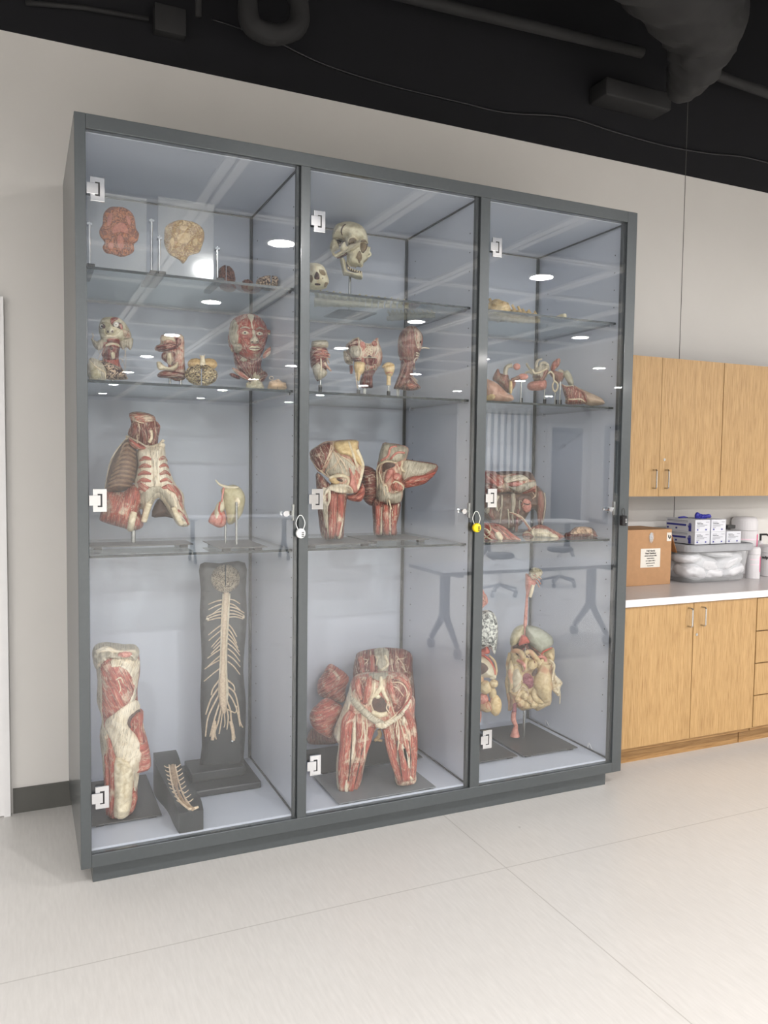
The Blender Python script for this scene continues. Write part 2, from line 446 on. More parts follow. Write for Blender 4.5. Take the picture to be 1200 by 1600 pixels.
# ================================================================== DISPLAY CABINET
CW, CZT, CZB, CD = 2.517, 2.807, 0.084, D-.004
OT, OB = 2.756, .1345
IZT, IZB, IY = 2.752, .143, .724
cab = thing('display_cabinet', 'tall grey steel display cabinet with three glass doors full of anatomy specimens', 'cabinet', (CW/2, CD/2, 0))
BAYS = [(.038, .8295), (.8711, 1.647), (1.698, 2.460)]
obj('plinth', B(.045, CW-.045, .06, CD, 0, CZB), M_STEEL, cab)
obj('side_panel', B(0, .022, .04, CD, CZB, CZT), M_STEEL, cab)
obj('side_panel', B(CW-.022, CW, .04, CD, CZB, CZT), M_STEEL, cab)
obj('top_panel', B(.022, CW-.022, .04, CD, CZT-.02, CZT), M_STEEL, cab)
obj('back_panel', B(.022, CW-.022, IY, IY+.02, CZB, CZT-.02), M_LAM, cab)
obj('inner_ceiling', B(.022, CW-.022, .034, IY, IZT, IZT+.02), M_LAM, cab)
obj('cabinet_floor', B(.022, CW-.022, .034, IY, CZB+.01, IZB), M_LAM, cab)
obj('frame_post', B(0, .038, 0, .04, CZB, CZT, bev=.002), M_STEEL, cab)
obj('frame_post', B(2.460, CW, 0, .04, CZB, CZT, bev=.002), M_STEEL, cab)
obj('frame_post', B(.8315, .8711, 0, .036, OB, OT, bev=.002), M_STEEL, cab)
obj('frame_post', B(1.650, 1.698, 0, .036, OB, OT, bev=.002), M_STEEL, cab)
obj('frame_rail', B(.038, 2.460, 0, .036, OT, CZT, bev=.002), M_STEEL, cab)
obj('frame_rail', B(.038, 2.460, 0, .036, CZB, OB, bev=.002), M_STEEL, cab)
obj('inner_liner', B(.022, .034, .04, IY, IZB, IZT), M_LAM, cab)
obj('inner_liner', B(2.464, 2.495, .04, IY, IZB, IZT), M_LAM, cab)
obj('divider_panel', B(.829, .869, .036, IY, IZB, IZT), M_LAM, cab)
obj('divider_panel', B(1.647, 1.694, .036, IY, IZB, IZT), M_LAM, cab)
for xa, xb in BAYS:
    bm = bmesh.new()
    xr = xb-.001
    box(bm, xr-.012, xr, IY-.012, IY, IZB, IZT)             # dark corner seal at the back
    box(bm, xr-.006, xr, .036, IY, IZT-.006, IZT)
    box(bm, xa, xr, IY-.006, IY, IZT-.006, IZT)
    box(bm, xr-.006, xr, .036, IY, IZB, IZB+.006)
    box(bm, xr-.010, xr+.002, .018, .036, OB, OT)  # dark strip standing in for the shaded gap between door and frame
    obj('seal_and_gap_shade', bm, M_DARKSTEEL, cab)
    bm = bmesh.new()
    for yy in (.082, .626):
        z = .37
        while z < 2.70:
            prism(bm, [(yy+math.cos(a*PI/3)*.0028, z+math.sin(a*PI/3)*.0028) for a in range(6)], 'X', xr-.0012, xr)
            z += .0833
    h = obj('shelf_pin_holes', bm, M_HOLE, cab); h['kind'] = 'stuff'
SHZ = [2.292, 1.885, 1.241]    # top faces of the glass shelves
SHY = .056
for b, (xa, xb) in enumerate(BAYS):
    for z in SHZ:
        bm = bmesh.new()
        x0, x1 = xa+.004, xb-.008
        for f in box(bm, x0, x1, SHY, .70, z-.010, z):
            n = f.calc_center_median()
            if abs(n.z-(z-.005)) < .002: f.material_index = 1
        s = obj('glass_shelf', bm, [M_SHELF, M_EDGE], cab)
        for yy in (.082, .626):
            obj('shelf_pin', B(x1-.012, xb-.001, yy-.005, yy+.005, z-.018, z-.0105), M_CHROME, s)
for b, (xa, xb) in enumerate(BAYS):
    d = obj('glass_door', B(xa+.002, xb-.004, .006, .014, OB+.003, OT-.003), M_GLASS, cab, origin=(xa, .01, OB))
    for z in (2.550, 1.447, .347):
        bm = bmesh.new(); box(bm, xa+.014, xa+.062, -.003, .005, z-.042, z+.042, bev=.0015)
        hp = obj('hinge', bm, M_CHROME, d)
        obj('hinge_slot', B(xa+.030, xa+.046, -.0042, -.0028, z-.024, z+.024), plain('hinge_slot_black', (30, 30, 32), .4), hp)
        obj('hinge_knuckle', B(xa+.001, xa+.040, -.0075, -.0042, z-.019, z+.019, bev=.001), M_CHROME, hp)
    xk = xb-.052
    bm = bmesh.new(); tube(bm, [(xk, -.002, 1.389), (xk, .0055, 1.389)], .0115, 16)
    tube(bm, [(xk, .0145, 1.389), (xk, .052, 1.389)], [.009]*2, 14)
    box(bm, xk-.012, xk+.045, .040, .044, 1.380, 1.398)
    obj('door_lock', bm, M_CHROME, d)
    obj('strike_plate', B(xb-.020, xb-.0135, .016, .030, 1.36, 1.425), M_ROD, d)

# padlocks hanging at the door gaps
def padlock(x, zc, body, cable, label, round_=True):
    t = thing('padlock', label, 'padlock', (x, -.012, zc))
    bm = bmesh.new()
    if round_:
        R_ = .0185
        prof = [(0.0001, -.011), (R_*.82, -.011), (R_, -.008), (R_, .008), (R_*.82, .011), (.0001, .011)]
        seg = 28
        rings = [[bm.verts.new((x+math.cos(2*PI*k/seg)*r, -.014+y, zc+math.sin(2*PI*k/seg)*r*1.08)) for k in range(seg)] for r, y in prof]
        for a, b in zip(rings, rings[1:]):
            for k in range(seg): bm.faces.new((a[k], a[(k+1) % seg], b[(k+1) % seg], b[k]))
    else:
        box(bm, x-.013, x+.013, -.026, -.003, zc-.028, zc+.022, bev=.004)
    obj('lock_body', bm, body, t, smooth=round_)
    bm = bmesh.new()
    for k in range(3):
        z = zc+.004-k*.0075
        box(bm, x+.001, x+.011, -.0275, -.0245, z-.0017, z+.0017)
    obj('number_wheels', bm, M_BLKPLASTIC if round_ else M_CHROME, t)
    bm = bmesh.new(); top = zc+(.016 if round_ else .022)
    w_ = .019 if round_ else .009; hh = .056 if round_ else .035
    pts = spline([(x-w_*.6, -.014, top), (x-w_, -.012, top+hh*.45), (x-w_*.5, -.011, top+hh*.9), (x, -.010, top+hh), (x+w_*.5, -.011, top+hh*.9), (x+w_, -.012, top+hh*.45), (x+w_*.6, -.014, top)], 5)
    tube(bm, pts, .0016, 8)
    obj('cable_shackle', bm, cable, t)
padlock(.834, 1.311, plain('lock_white', (238, 240, 240), .25), plain('cable_white', (226, 230, 230), .3), 'round white combination padlock with a cable loop on the first cabinet post')
padlock(1.650, 1.317, plain('lock_yellow', (252, 216, 10), .3), plain('cable_clear', (220, 222, 216), .3), 'round yellow combination padlock with a cable loop on the second cabinet post')
padlock(2.474, 1.338, plain('lock_black', (26, 26, 28), .2), M_BLKPLASTIC, 'black combination padlock on the right edge of the cabinet', False)

# ================================================================== CASEWORK ON THE RIGHT
YF = .1406
def handle(x, z0, z1, y, parent, out=.032):
    bm = bmesh.new()
    tube(bm, [(x, y, z0), (x, y-out+.006, z0), (x, y-out, z0+.006), (x, y-out, z1-.006), (x, y-out+.006, z1), (x, y, z1)], .0045, 10)
    obj('handle', bm, M_NICKEL, parent)
def keyhole(x, z, y, parent):
    bm = bmesh.new(); tube(bm, [(x, y, z), (x, y-.003, z)], .008, 16); box(bm, x-.001, x+.001, y-.0036, y-.003, z-.005, z+.005)
    obj('keyhole', bm, M_NICKEL, parent)
XB0 = 2.64
t = thing('base_cabinet', 'light oak base cabinet with two doors and loop handles under the counter', 'cabinet', (3.13, .5, 0))
obj('body', B(XB0, 3.602, YF+.042, D-.003, .115, .868), M_GAP, t)
obj('toe_kick', B(XB0, 3.602, .254, .272, 0, .115), M_OAKH, t)
obj('kick_trim', B(XB0, 3.602, YF+.04, .262, .095, .113), M_OAKH, t)
for xa, xb, hx, kx in ((XB0, 3.127, 3.09, None), (3.132, 3.603, 3.185, 3.155)):
    dd = obj('door', B(xa, xb, YF+.02, YF+.040, .118, .866), M_OAK, t)
    handle(hx, .74, .84, YF+.02, dd)
    if kx: keyhole(kx, .69, YF+.02, dd)
t = thing('drawer_unit', 'light oak base unit with four stacked drawers at the right edge', 'cabinet', (3.85, .5, 0))
obj('body', B(3.608, 4.45, YF+.042, D-.003, .115, .868), M_GAP, t)
obj('toe_kick', B(3.608, 4.45, .254, .272, 0, .115), M_OAKH, t)
obj('kick_trim', B(3.608, 4.45, YF+.04, .262, .095, .113), M_OAKH, t)
zz = [.118, .302, .488, .674, .866]
for a, b in zip(zz, zz[1:]):
    dd = obj('drawer', B(3.611, 4.448, YF+.02, YF+.040, a+.003, b-.003), M_OAK, t)
    bm = bmesh.new(); zc = (a+b)/2+.03
    tube(bm, [(3.97, YF+.02, zc), (3.97, YF-.012, zc), (4.07, YF-.012, zc), (4.07, YF+.02, zc)], .0045, 10)
    obj('handle', bm, M_NICKEL, dd)
bm = bmesh.new()
for f in box(bm, 2.60, 4.46, YF, D-.002, .872, .910, bev=.0):
    if f.calc_center_median().y < YF+.001: f.material_index = 1
props(obj('countertop', bm, [M_CTR, M_CTREDGE]), 'pale grey laminate countertop with white edge over the oak base cabinets', 'countertop')
# wall cabinets
YU = D-.34
UZB, UZT = 1.431, 2.223
def wallcab(x0, x1, seam, label, key):
    t = thing('wall_cabinet', label, 'cabinet', ((x0+x1)/2, D-.17, UZB))
    obj('body', B(x0, x1, YU+.021, D-.003, UZB, UZT), M_GAP, t)
    for xa, xb, s in ((x0, seam-.0015, -1), (seam+.0015, x1, 1)):
        dd = obj('door', B(xa, xb-.0, YU, YU+.019, UZB-.002, UZT), M_OAK, t)
        handle(seam+s*.045 if s > 0 else seam-.045, UZB+.045, UZB+.15, YU, dd, .03)
        if s > 0 and key: keyhole(seam+.035, UZB+.21, YU, dd)
wallcab(2.70, 3.643, 3.1665, 'light oak wall cabinet with two doors next to the display cabinet', True)
wallcab(3.649, 4.60, 4.124, 'light oak wall cabinet cut by the right edge of the picture', False)

# ------------------------------------------------------------------ things on the counter
CT = .9105
M_CARD = plain('brown_cardboard', (172, 132, 94), .75, var=.05, scale=30, bump=.05)
M_CARDD = plain('cardboard_inner', (160, 112, 70), .85)
M_PAPER = plain('label_paper', (216, 212, 202), .7, var=.01)
M_INK = plain('print_black', (36, 34, 36), .7); M_INKB = plain('print_blue', (52, 56, 140), .6)
M_INKG = plain('print_grey', (140, 142, 150), .7)
t = thing('cardboard_box', 'brown cardboard carton with a white label and one open side flap on the counter', 'box', (3.13, .66, CT))
cx0, cx1, cy0, cy1, cz = 2.965, 3.30, .515, .78, CT+.325
obj('carton', B(cx0, cx1, cy0, cy1, CT, cz, bev=.002), M_CARD, t)
bm = bmesh.new(); prism(bm, [(cy0+.02, cz-.005), (cy0+.16, cz-.005), (cy0+.16, cz-.13), (cy0+.02, cz-.145)], 'X', cx1+.001, cx1+.005)
for v in bm.verts: v.co.x += (cz-v.co.z)*.42
obj('open_flap', bm, M_CARDD, t)
obj('label', B(3.068, 3.215, cy0-.0012, cy0-.0002, 1.015, 1.125), M_PAPER, t)
for k, (tx, sz) in enumerate((('Full Hands', .015), ('Hand Sanitizer', .014), ('alcohol antiseptic 80%', .010), ('topical solution', .009), ('net 1 gallon 3.785 L', .009), ('hand rub non-sterile', .008), ('keep from flame', .007))):
    text(tx, sz, (3.142, cy0-.0018, 1.112-k*.0145), 0, M_INK, t, bold=.0003)
obj('sticker', B(3.262, 3.296, cy0-.0012, cy0-.0002, 1.165, 1.215), M_PAPER, t)
bm = bmesh.new(); tube(bm, [(3.272, cy0-.0015, 1.202), (3.276, cy0-.0015, 1.188), (3.284, cy0-.0015, 1.180), (3.290, cy0-.0015, 1.190), (3.284, cy0-.0015, 1.200)], [.002, .005, .005, .004, .002], 8, flat=.1)
obj('sticker_mark', bm, M_INK, t)
bm = bmesh.new()
for k in range(7):
    a = k*.9; prism(bm, [(3.135+math.cos(a)*.006*k*.5, 1.205+math.sin(a)*.012), (3.150+math.cos(a)*.012, 1.200+math.sin(a)*.02), (3.14+math.cos(a)*.010, 1.165+math.sin(a)*.012)], 'Y', cy0-.002-k*.0006, cy0-.0015-k*.0006)
obj('packing_tape', bm, glass('tape_film', (.9, .9, .9), 1.5, .1, .25), t)

# storage bin with grey rim and white bags seen through its wall
M_BIN = glass('frosted_bin', (.95, .955, .96), 1.4, .25, .22)
M_BINRIM = plain('grey_bin_lid', (158, 160, 164), .5); M_BAG = plain('white_plastic_bag', (206, 207, 210), .35, var=.02, bump=.2)
t = thing('storage_bin', 'translucent storage bin with a grey lid, packed with white bags, on the counter', 'bin', (3.62, .62, CT))
def rrect(x0, x1, y0, y1, r, n=6):
    out = []
    for cx, cy, a0 in ((x1-r, y1-r, 0), (x0+r, y1-r, 90), (x0+r, y0+r, 180), (x1-r, y0+r, 270)):
        for k in range(n+1):
            a = math.radians(a0+90*k/n); out.append((cx+math.cos(a)*r, cy+math.sin(a)*r))
    return out
BX0, BX1, BY0, BY1 = 3.375, 3.905, .44, .79
def loft_rr(bm, specs):
    rings = []
    for (dx, r, z) in specs:
        rings.append([bm.verts.new((x, y, z)) for x, y in rrect(BX0+dx, BX1-dx, BY0+dx, BY1-dx, r)])
    for a, b in zip(rings, rings[1:]):
        n = len(a)
        for k in range(n):
            f = bm.faces.new((a[k], a[(k+1) % n], b[(k+1) % n], b[k])); f.smooth = True
    return rings
bm = bmesh.new(); r = loft_rr(bm, [(.045, .05, CT), (.03, .06, CT+.012), (.008, .07, CT+.19)]); bm.faces.new(r[0][::-1])
obj('tub', bm, M_BIN, t)
bm = bmesh.new(); r = loft_rr(bm, [(.0, .07, CT+.188), (-.008, .07, CT+.192), (-.010, .07, CT+.226), (-.004, .07, CT+.232), (.012, .06, CT+.232), (.016, .06, CT+.226), ]); bm.faces.new(r[-1]); bm.faces.new(r[0][::-1])
obj('lid', bm, M_BINRIM, t)
def pillow(name, cx, cy, cz, rx, ry, rz, rot, parent, mat, amp=.12, seed=0):
    bm = bmesh.new(); bmesh.ops.create_icosphere(bm, subdivisions=4, radius=1)
    R_ = Matrix.Rotation(rot, 3, 'Y')
    for v in bm.verts:
        c = v.co.copy(); s = 1+amp*noise.noise(c*2.2+Vector((seed*3.1, 0, 0)))+amp*.5*noise.noise(c*6+Vector((0, seed*2.3, 0)))
        e = Vector((math.copysign(abs(c.x)**.75, c.x)*rx, math.copysign(abs(c.y)**.75, c.y)*ry, math.copysign(abs(c.z)**.85, c.z)*rz))*s
        v.co = R_ @ e+Vector((cx, cy, cz))
    return obj(name, bm, mat, parent, smooth=True)
for k, (px, pz, rx, rz, ro) in enumerate(((3.47, CT+.070, .085, .045, .2), (3.60, CT+.056, .10, .035, 0), (3.77, CT+.066, .10, .040, -.15), (3.55, CT+.11, .12, .045, .25), (3.74, CT+.12, .12, .042, -.3), (3.44, CT+.15, .075, .030, -.1), (3.68, CT+.165, .12, .020, .1))):
    for yy in (.545, .68):
        pillow('plastic_bag', px, yy if yy > .6 else .535, pz, rx, .082, rz*1.12, ro, t, M_BAG, .10, k+yy)
# nitrile glove boxes
M_GBOX = plain('glove_box_white', (206, 208, 214), .55, var=.01); M_GSIDE = plain('glove_box_side', (190, 190, 196), .55, var=.01)
BZ = CT+.2325
def glove_box(x, y, z, label, L=.235, W_=.118, H=.073, rot=0, open_=False):
    t = thing('glove_box', label, 'box', (x, y, z), 'boxes of blue gloves stacked on the storage bin')
    # front (narrow end) faces -y, long side faces -x
    obj('carton', B(x, x+W_, y, y+L, z, z+H, bev=.0015), M_GBOX, t)
    f = y-.0006; bm = bmesh.new()
    for k, (u0, u1, v) in enumerate(((.10, .40, .80), (.70, .92, .80), (.10, .80, .56), (.10, .62, .46), (.10, .30, .34))):
        box(bm, x+W_*u0, x+W_*u1, f-.0004, f, z+H*v-.0014, z+H*v+.0014)
    s = x-.0006
    for v, h_ in ((.86, .002), (.76, .0014)): box(bm, s-.0004, s, y+L*.25, y+L*.95, z+H*v-h_, z+H*v+h_)
    obj('printed_lines', bm, M_INKG, t)
    bm = bmesh.new()
    for u in (.12, .68): box(bm, x+W_*u, x+W_*(u+.09), f-.0005, f, z+H*.13, z+H*.25)
    box(bm, s-.0005, s, y+L*.30, y+L*.97, z+H*.44, z+H*.60)
    box(bm, s-.0006, s, y+L*.60, y+L*.66, z+H*.16, z+H*.30); box(bm, s-.0006, s, y+L*.90, y+L*.96, z+H*.16, z+H*.30)
    obj('blue_bar', bm, M_INKB, t); bm = bmesh.new()
    # printed hand: palm and five fingers on the long side
    hy, hz = y+L*.17, z+H*.34
    box(bm, s-.0006, s, hy-.010, hy+.010, hz-.022, hz+.012)
    for k in range(4): box(bm, s-.0006, s, hy-.010+k*.0056, hy-.0065+k*.0056, hz+.012, hz+.030-abs(k-1.5)*.004)
    prism(bm, [(hy+.010, hz-.004), (hy+.019, hz+.012), (hy+.016, hz+.014), (hy+.010, hz+.006)], 'X', s-.0006, s)
    obj('hand_print', bm, M_INKB, t)
    text('Nitrile Exam', .009, (x+W_*.12, f-.0006, z+H*.69), 0, M_INK, t, 'LEFT')
    return t
gx, gy = 3.435, .47
glove_box(gx, gy, BZ, 'white glove box at the left end of the lower row on the storage bin')
glove_box(gx+.128, gy, BZ, 'white glove box in the middle of the lower row on the bin')
glove_box(gx+.256, gy, BZ, 'white glove box at the right end of the lower row, with nothing stacked on it')
glove_box(gx, gy, BZ+.0735, 'white glove box on the left of the upper layer, blue glove on its top')
glove_box(gx+.128, gy, BZ+.0735, 'white glove box on the right of the upper layer of glove boxes')
M_GLOVE = plain('nitrile_blue', (46, 48, 150), .5, var=.15)
tz = BZ+.147
g = thing('nitrile_glove', 'crumpled dark blue glove pulled from the top glove boxes', 'glove', (gx+.12, gy+.09, tz))
bm = bmesh.new()
for k in range(5):
    a = k*1.1
    tube(bm, spline([(gx+.095+k*.012, gy+.09, tz+.002), (gx+.10+k*.018, gy+.085+math.sin(a)*.02, tz+.022+.006*math.cos(a)), (gx+.13+k*.016, gy+.075+math.cos(a)*.02, tz+.010)], 5), [.006, .008, .010, .011, .010, .010, .009, .008, .007, .006, .004], 8, lump=.4)
obj('glove', bm, M_GLOVE, g, smooth=True)
g = thing('nitrile_glove', 'flat blue glove edge on the left rear of the top glove box', 'glove', (gx+.05, gy+.15, tz))
bm = bmesh.new(); tube(bm, [(gx+.015, gy+.15, tz+.004), (gx+.05, gy+.14, tz+.008), (gx+.09, gy+.15, tz+.003)], [.006, .009, .005], 8, flat=1, lump=.4)
obj('glove', bm, M_GLOVE, g, smooth=True)
bm = bmesh.new(); box(bm, 3.825, 3.870, .61, .72, BZ, BZ+.080, bev=.004); box(bm, 3.815, 3.885, .58, .74, BZ+.078, BZ+.100, bev=.003)
props(obj('black_case', bm, M_BLKPLASTIC), 'black plastic case right of the glove boxes on the bin', 'case')
# wipes canisters
M_WHP = plain('white_plastic', (212, 210, 212), .35, var=.01); M_PINK = plain('magenta_label', (232, 60, 130), .5)
M_PINKT = plain('pale_label', (240, 214, 224), .5)
def canister(x, y, z, r, h, label, words=None, ang=0):
    t = thing('wipes_canister', label, 'canister', (x, y, z))
    bm = bmesh.new(); lathe(bm, [(r*.96, z), (r, z+.004), (r, z+h*.76), (r*.97, z+h*.765)], x, y, 32); obj('tub', bm, M_WHP, t, smooth=False)
    bm = bmesh.new(); lathe(bm, [(r*1.01, z+h*.77), (r*1.01, z+h*.93), (r*.93, z+h*.97), (r*.80, z+h)], x, y, 32); obj('lid', bm, M_WHP, t)
    def band(a0, a1, z0, z1, m, n_):
        bm = bmesh.new(); n = 10; rr = r+.0008
        v = [[bm.verts.new((x+math.sin(a0+(a1-a0)*k/n)*rr, y-math.cos(a0+(a1-a0)*k/n)*rr, zz)) for k in range(n+1)] for zz in (z0, z1)]
        for k in range(n): bm.faces.new((v[0][k], v[0][k+1], v[1][k+1], v[1][k]))
        o = obj(n_, bm, m, t); sm = o.modifiers.new('s', 'SOLIDIFY'); sm.thickness = .0004
    band(ang+.15, ang+.62, z+h*.22, z+h*.70, M_PINK, 'pink_label')
    band(ang-1.4, ang-.02, z+h*.60, z+h*.625, M_PINKT, 'label_rule'); band(ang-1.4, ang-.02, z+h*.44, z+h*.455, M_PINKT, 'label_rule')
    if words:
        a_ = math.radians(64); text(words, .026, (x-math.sin(a_)*(r+.007), y-math.cos(a_)*(r+.007), z+h*.62), -a_, M_INK, t, bold=.0012)
        bm = bmesh.new(); box(bm, x+.012, x+.034, y-r-.002, y-r-.001, z+h*.55, z+h*.66); obj('pink_square', bm, M_PINK, t)
    return t
canister(4.150, .745, CT, .080, .370, 'tall wide white canister with a pink stripe rising behind the bin corner', ang=.2)
canister(3.989, .530, CT, .042, .198, 'slim white canister with a magenta stripe right of the bin', ang=.15)
canister(4.205, .582, CT, .076, .198, 'wide white wipes tub with black lettering at the right picture edge', 'wipes', ang=.6)
bm = bmesh.new(); px_, py_ = 4.288, .735
t = thing('pump_bottle', 'white pump bottle with a black pump head behind the wipes tubs', 'bottle', (px_, py_, CT))
lathe(bm, [(.036, CT), (.038, CT+.01), (.038, CT+.17), (.014, CT+.195), (.014, CT+.21)], px_, py_, 24); obj('bottle', bm, M_WHP, t)
bm = bmesh.new(); tube(bm, [(px_, py_, CT+.205), (px_, py_, CT+.248)], .007, 10); tube(bm, [(px_-.008, py_, CT+.25), (px_+.03, py_-.02, CT+.252), (px_+.042, py_-.027, CT+.244)], .0065, 10)
obj('pump_head', bm, M_BLKPLASTIC, t)

# ================================================================== PIPES AND DUCTS UNDER THE BLACK CEILING
def px_tube(pts, Y, rad, **k):
    bm = bmesh.new(); tube(bm, [onY(x, y, Y if not isinstance(Y, list) else Y[i]) for i, (x, y) in enumerate(pts)], rad, **k); return bm
def fixed(name, bm, mat, label, cat): return props(obj(name, bm, mat, smooth=True), label, cat)
fixed('conduit_pipe', px_tube([(560, -24), (690, 8), (1003, 82)], .62, .030, seg=16), M_BLACKMETAL, 'straight black pipe running under the dark ceiling above the cabinet', 'pipe')
fixed('conduit_pipe', px_tube([(1085, 104), (1130, 121), (1240, 160)], .62, .030, seg=16), M_BLACKMETAL, 'short black pipe emerging right of the big duct', 'pipe')
dq = spline([tuple(onY(x, y, Y))+(r,) for (x, y), Y, r in zip([(905, -260), (960, -140), (1050, -55), (1098, 20), (1094, 78), (1074, 122), (1058, 146)], (-.35, -.25, -.1, .06, .20, .34, .44), (.24, .245, .24, .215, .165, .115, .07))], 6)
bm = bmesh.new(); tube(bm, [p[:3] for p in dq], [p[3]*(1+.05*math.sin(i*1.7)) for i, p in enumerate(dq)], 32, lump=.07)
fixed('flexible_duct', bm, M_BLACKMETAL, 'large wrinkled black duct bending down in the top right corner', 'duct')
a = onY(958, 150, D-.1); b = onY(1078, 196, D-.1)
fixed('duct_collar', B(2.86, 3.34, D-.16, D-.002, 3.70, 3.80, bev=.01), M_BLACKMETAL, 'black box collar on the dark wall below the duct', 'duct')
up = spline([tuple(onY(x, y, .62)) for x, y in ((388, -30), (388, 18), (398, 44), (430, 54), (462, 44), (468, 10), (458, -30))], 6)
bm = bmesh.new(); tube(bm, up, .045, 18, lump=.1)
fixed('pipe_bend', bm, M_BLACKMETAL, 'thick black U-shaped insulated pipe bend at the top edge', 'pipe')
fixed('junction_box', B(.39, .53, D-.06, D-.001, 3.54, 3.66, bev=.004), M_BLACKMETAL, 'small square black junction box on the dark wall at top left', 'box')
bm = bmesh.new(); sx = onY(310, 20, .7).x
box(bm, sx-.012, sx+.012, .69, .712, 3.60, 4.2); 
fixed('strut_hanger', bm, M_BLACKMETAL, 'thin black hanger strut beside the U-shaped pipe', 'hanger')
fixed('wall_conduit', px_tube([(40, 4), (130, 12), (232, 30)], D-.03, .011, seg=8), M_BLACKMETAL, 'thin black conduit leading to the junction box at top left', 'pipe')
cp = spline([tuple(onY(x, y, D-.012)) for x, y in ((330, 30), (420, 60), (500, 98), (600, 131), (720, 160), (790, 176), (884, 183), (960, 206), (1040, 228), (1110, 240), (1160, 245), (1230, 262))], 5)
bm = bmesh.new(); tube(bm, cp, .005, 8)
fixed('wall_cable', bm, plain('black_cable', (34, 34, 36), .3), 'thin black cable draped along the dark upper wall', 'cable')

# ================================================================== ROOM BEHIND THE CAMERA (seen reflected)
M_TTOP = plain('table_top_grey', (196, 198, 202), .4); M_TLEG = plain('table_leg_grey', (92, 96, 104), .4, .3); M_CAST = plain('caster_dark', (62, 64, 70), .5)
def rolling_table(x, y, label, L=1.9, W_=.62, H=.735):
    t = thing('rolling_table', label, 'table', (x, y, 0), 'rolling tables reflected in the glass')
    obj('tabletop', B(x-L/2, x+L/2, y-W_/2, y+W_/2, H-.03, H, bev=.004), M_TTOP, t)
    for sx in (-1, 1):
        lx = x+sx*(L/2-.19)
        bm = bmesh.new(); box(bm, lx-.03, lx+.03, y-.035, y+.035, .30, H-.055)
        box(bm, lx-.03, lx+.03, y-.26, y+.26, H-.055, H-.031)
        for sy in (-1, 1): tube(bm, [(lx, y, .36), (lx, y+sy*.07, .27), (lx, y+sy*.225, .10)], [.036, .033, .026], 8, nrm=(1, 0, 0), flat=.8)
        lg = obj('leg', bm, M_TLEG, t)
        for sy in (-1, 1):
            bm = bmesh.new(); tube(bm, [(lx-.018, y+sy*.235, .042), (lx+.018, y+sy*.235, .042)], .042, 20)
            tube(bm, [(lx, y+sy*.235, .05), (lx, y+sy*.225, .105)], .013, 8)
            obj('caster', bm, M_CAST, lg)
rolling_table(3.84, -2.83, 'grey rolling table nearest the cabinet, reflected in its right door', L=1.92)
rolling_table(3.05, -9.8, 'grey rolling table far back in the room, reflected in the left door')
rolling_table(7.2, -7.6, 'grey rolling table behind the nearest one, reflected in the right door')
rolling_table(6.9, -3.9, 'grey rolling table toward the windows, reflected at the right door edge')
def stool(x, y, label):
    t = thing('rolling_stool', label, 'stool', (x, y, 0), 'rolling stools reflected in the glass')
    bm = bmesh.new(); lathe(bm, [(.14, .46), (.17, .475), (.175, .50), (.16, .525), (.02, .53)], x, y, 24); obj('seat', bm, M_CAST, t)
    bm = bmesh.new(); tube(bm, [(x, y, .12), (x, y, .46)], .022, 12); obj('post', bm, M_CHROME, t)
    for k in range(5):
        a = 2*PI*k/5; ex, ey = x+math.cos(a)*.24, y+math.sin(a)*.24
        bm = bmesh.new(); tube(bm, [(x, y, .13), (ex, ey, .075)], [.022, .014], 8)
        l = obj('leg', bm, M_CAST, t)
        bm = bmesh.new(); tube(bm, [(ex-.012, ey, .028), (ex+.012, ey, .028)], .028, 14); tube(bm, [(ex, ey, .03), (ex, ey, .075)], .007, 6)
        obj('caster', bm, M_CAST, l)
stool(5.2, -5.3, 'dark rolling stool right behind the nearest table, reflected in the right door')
stool(6.4, -5.7, 'dark rolling stool farther right behind the nearest table, reflected in the right door')
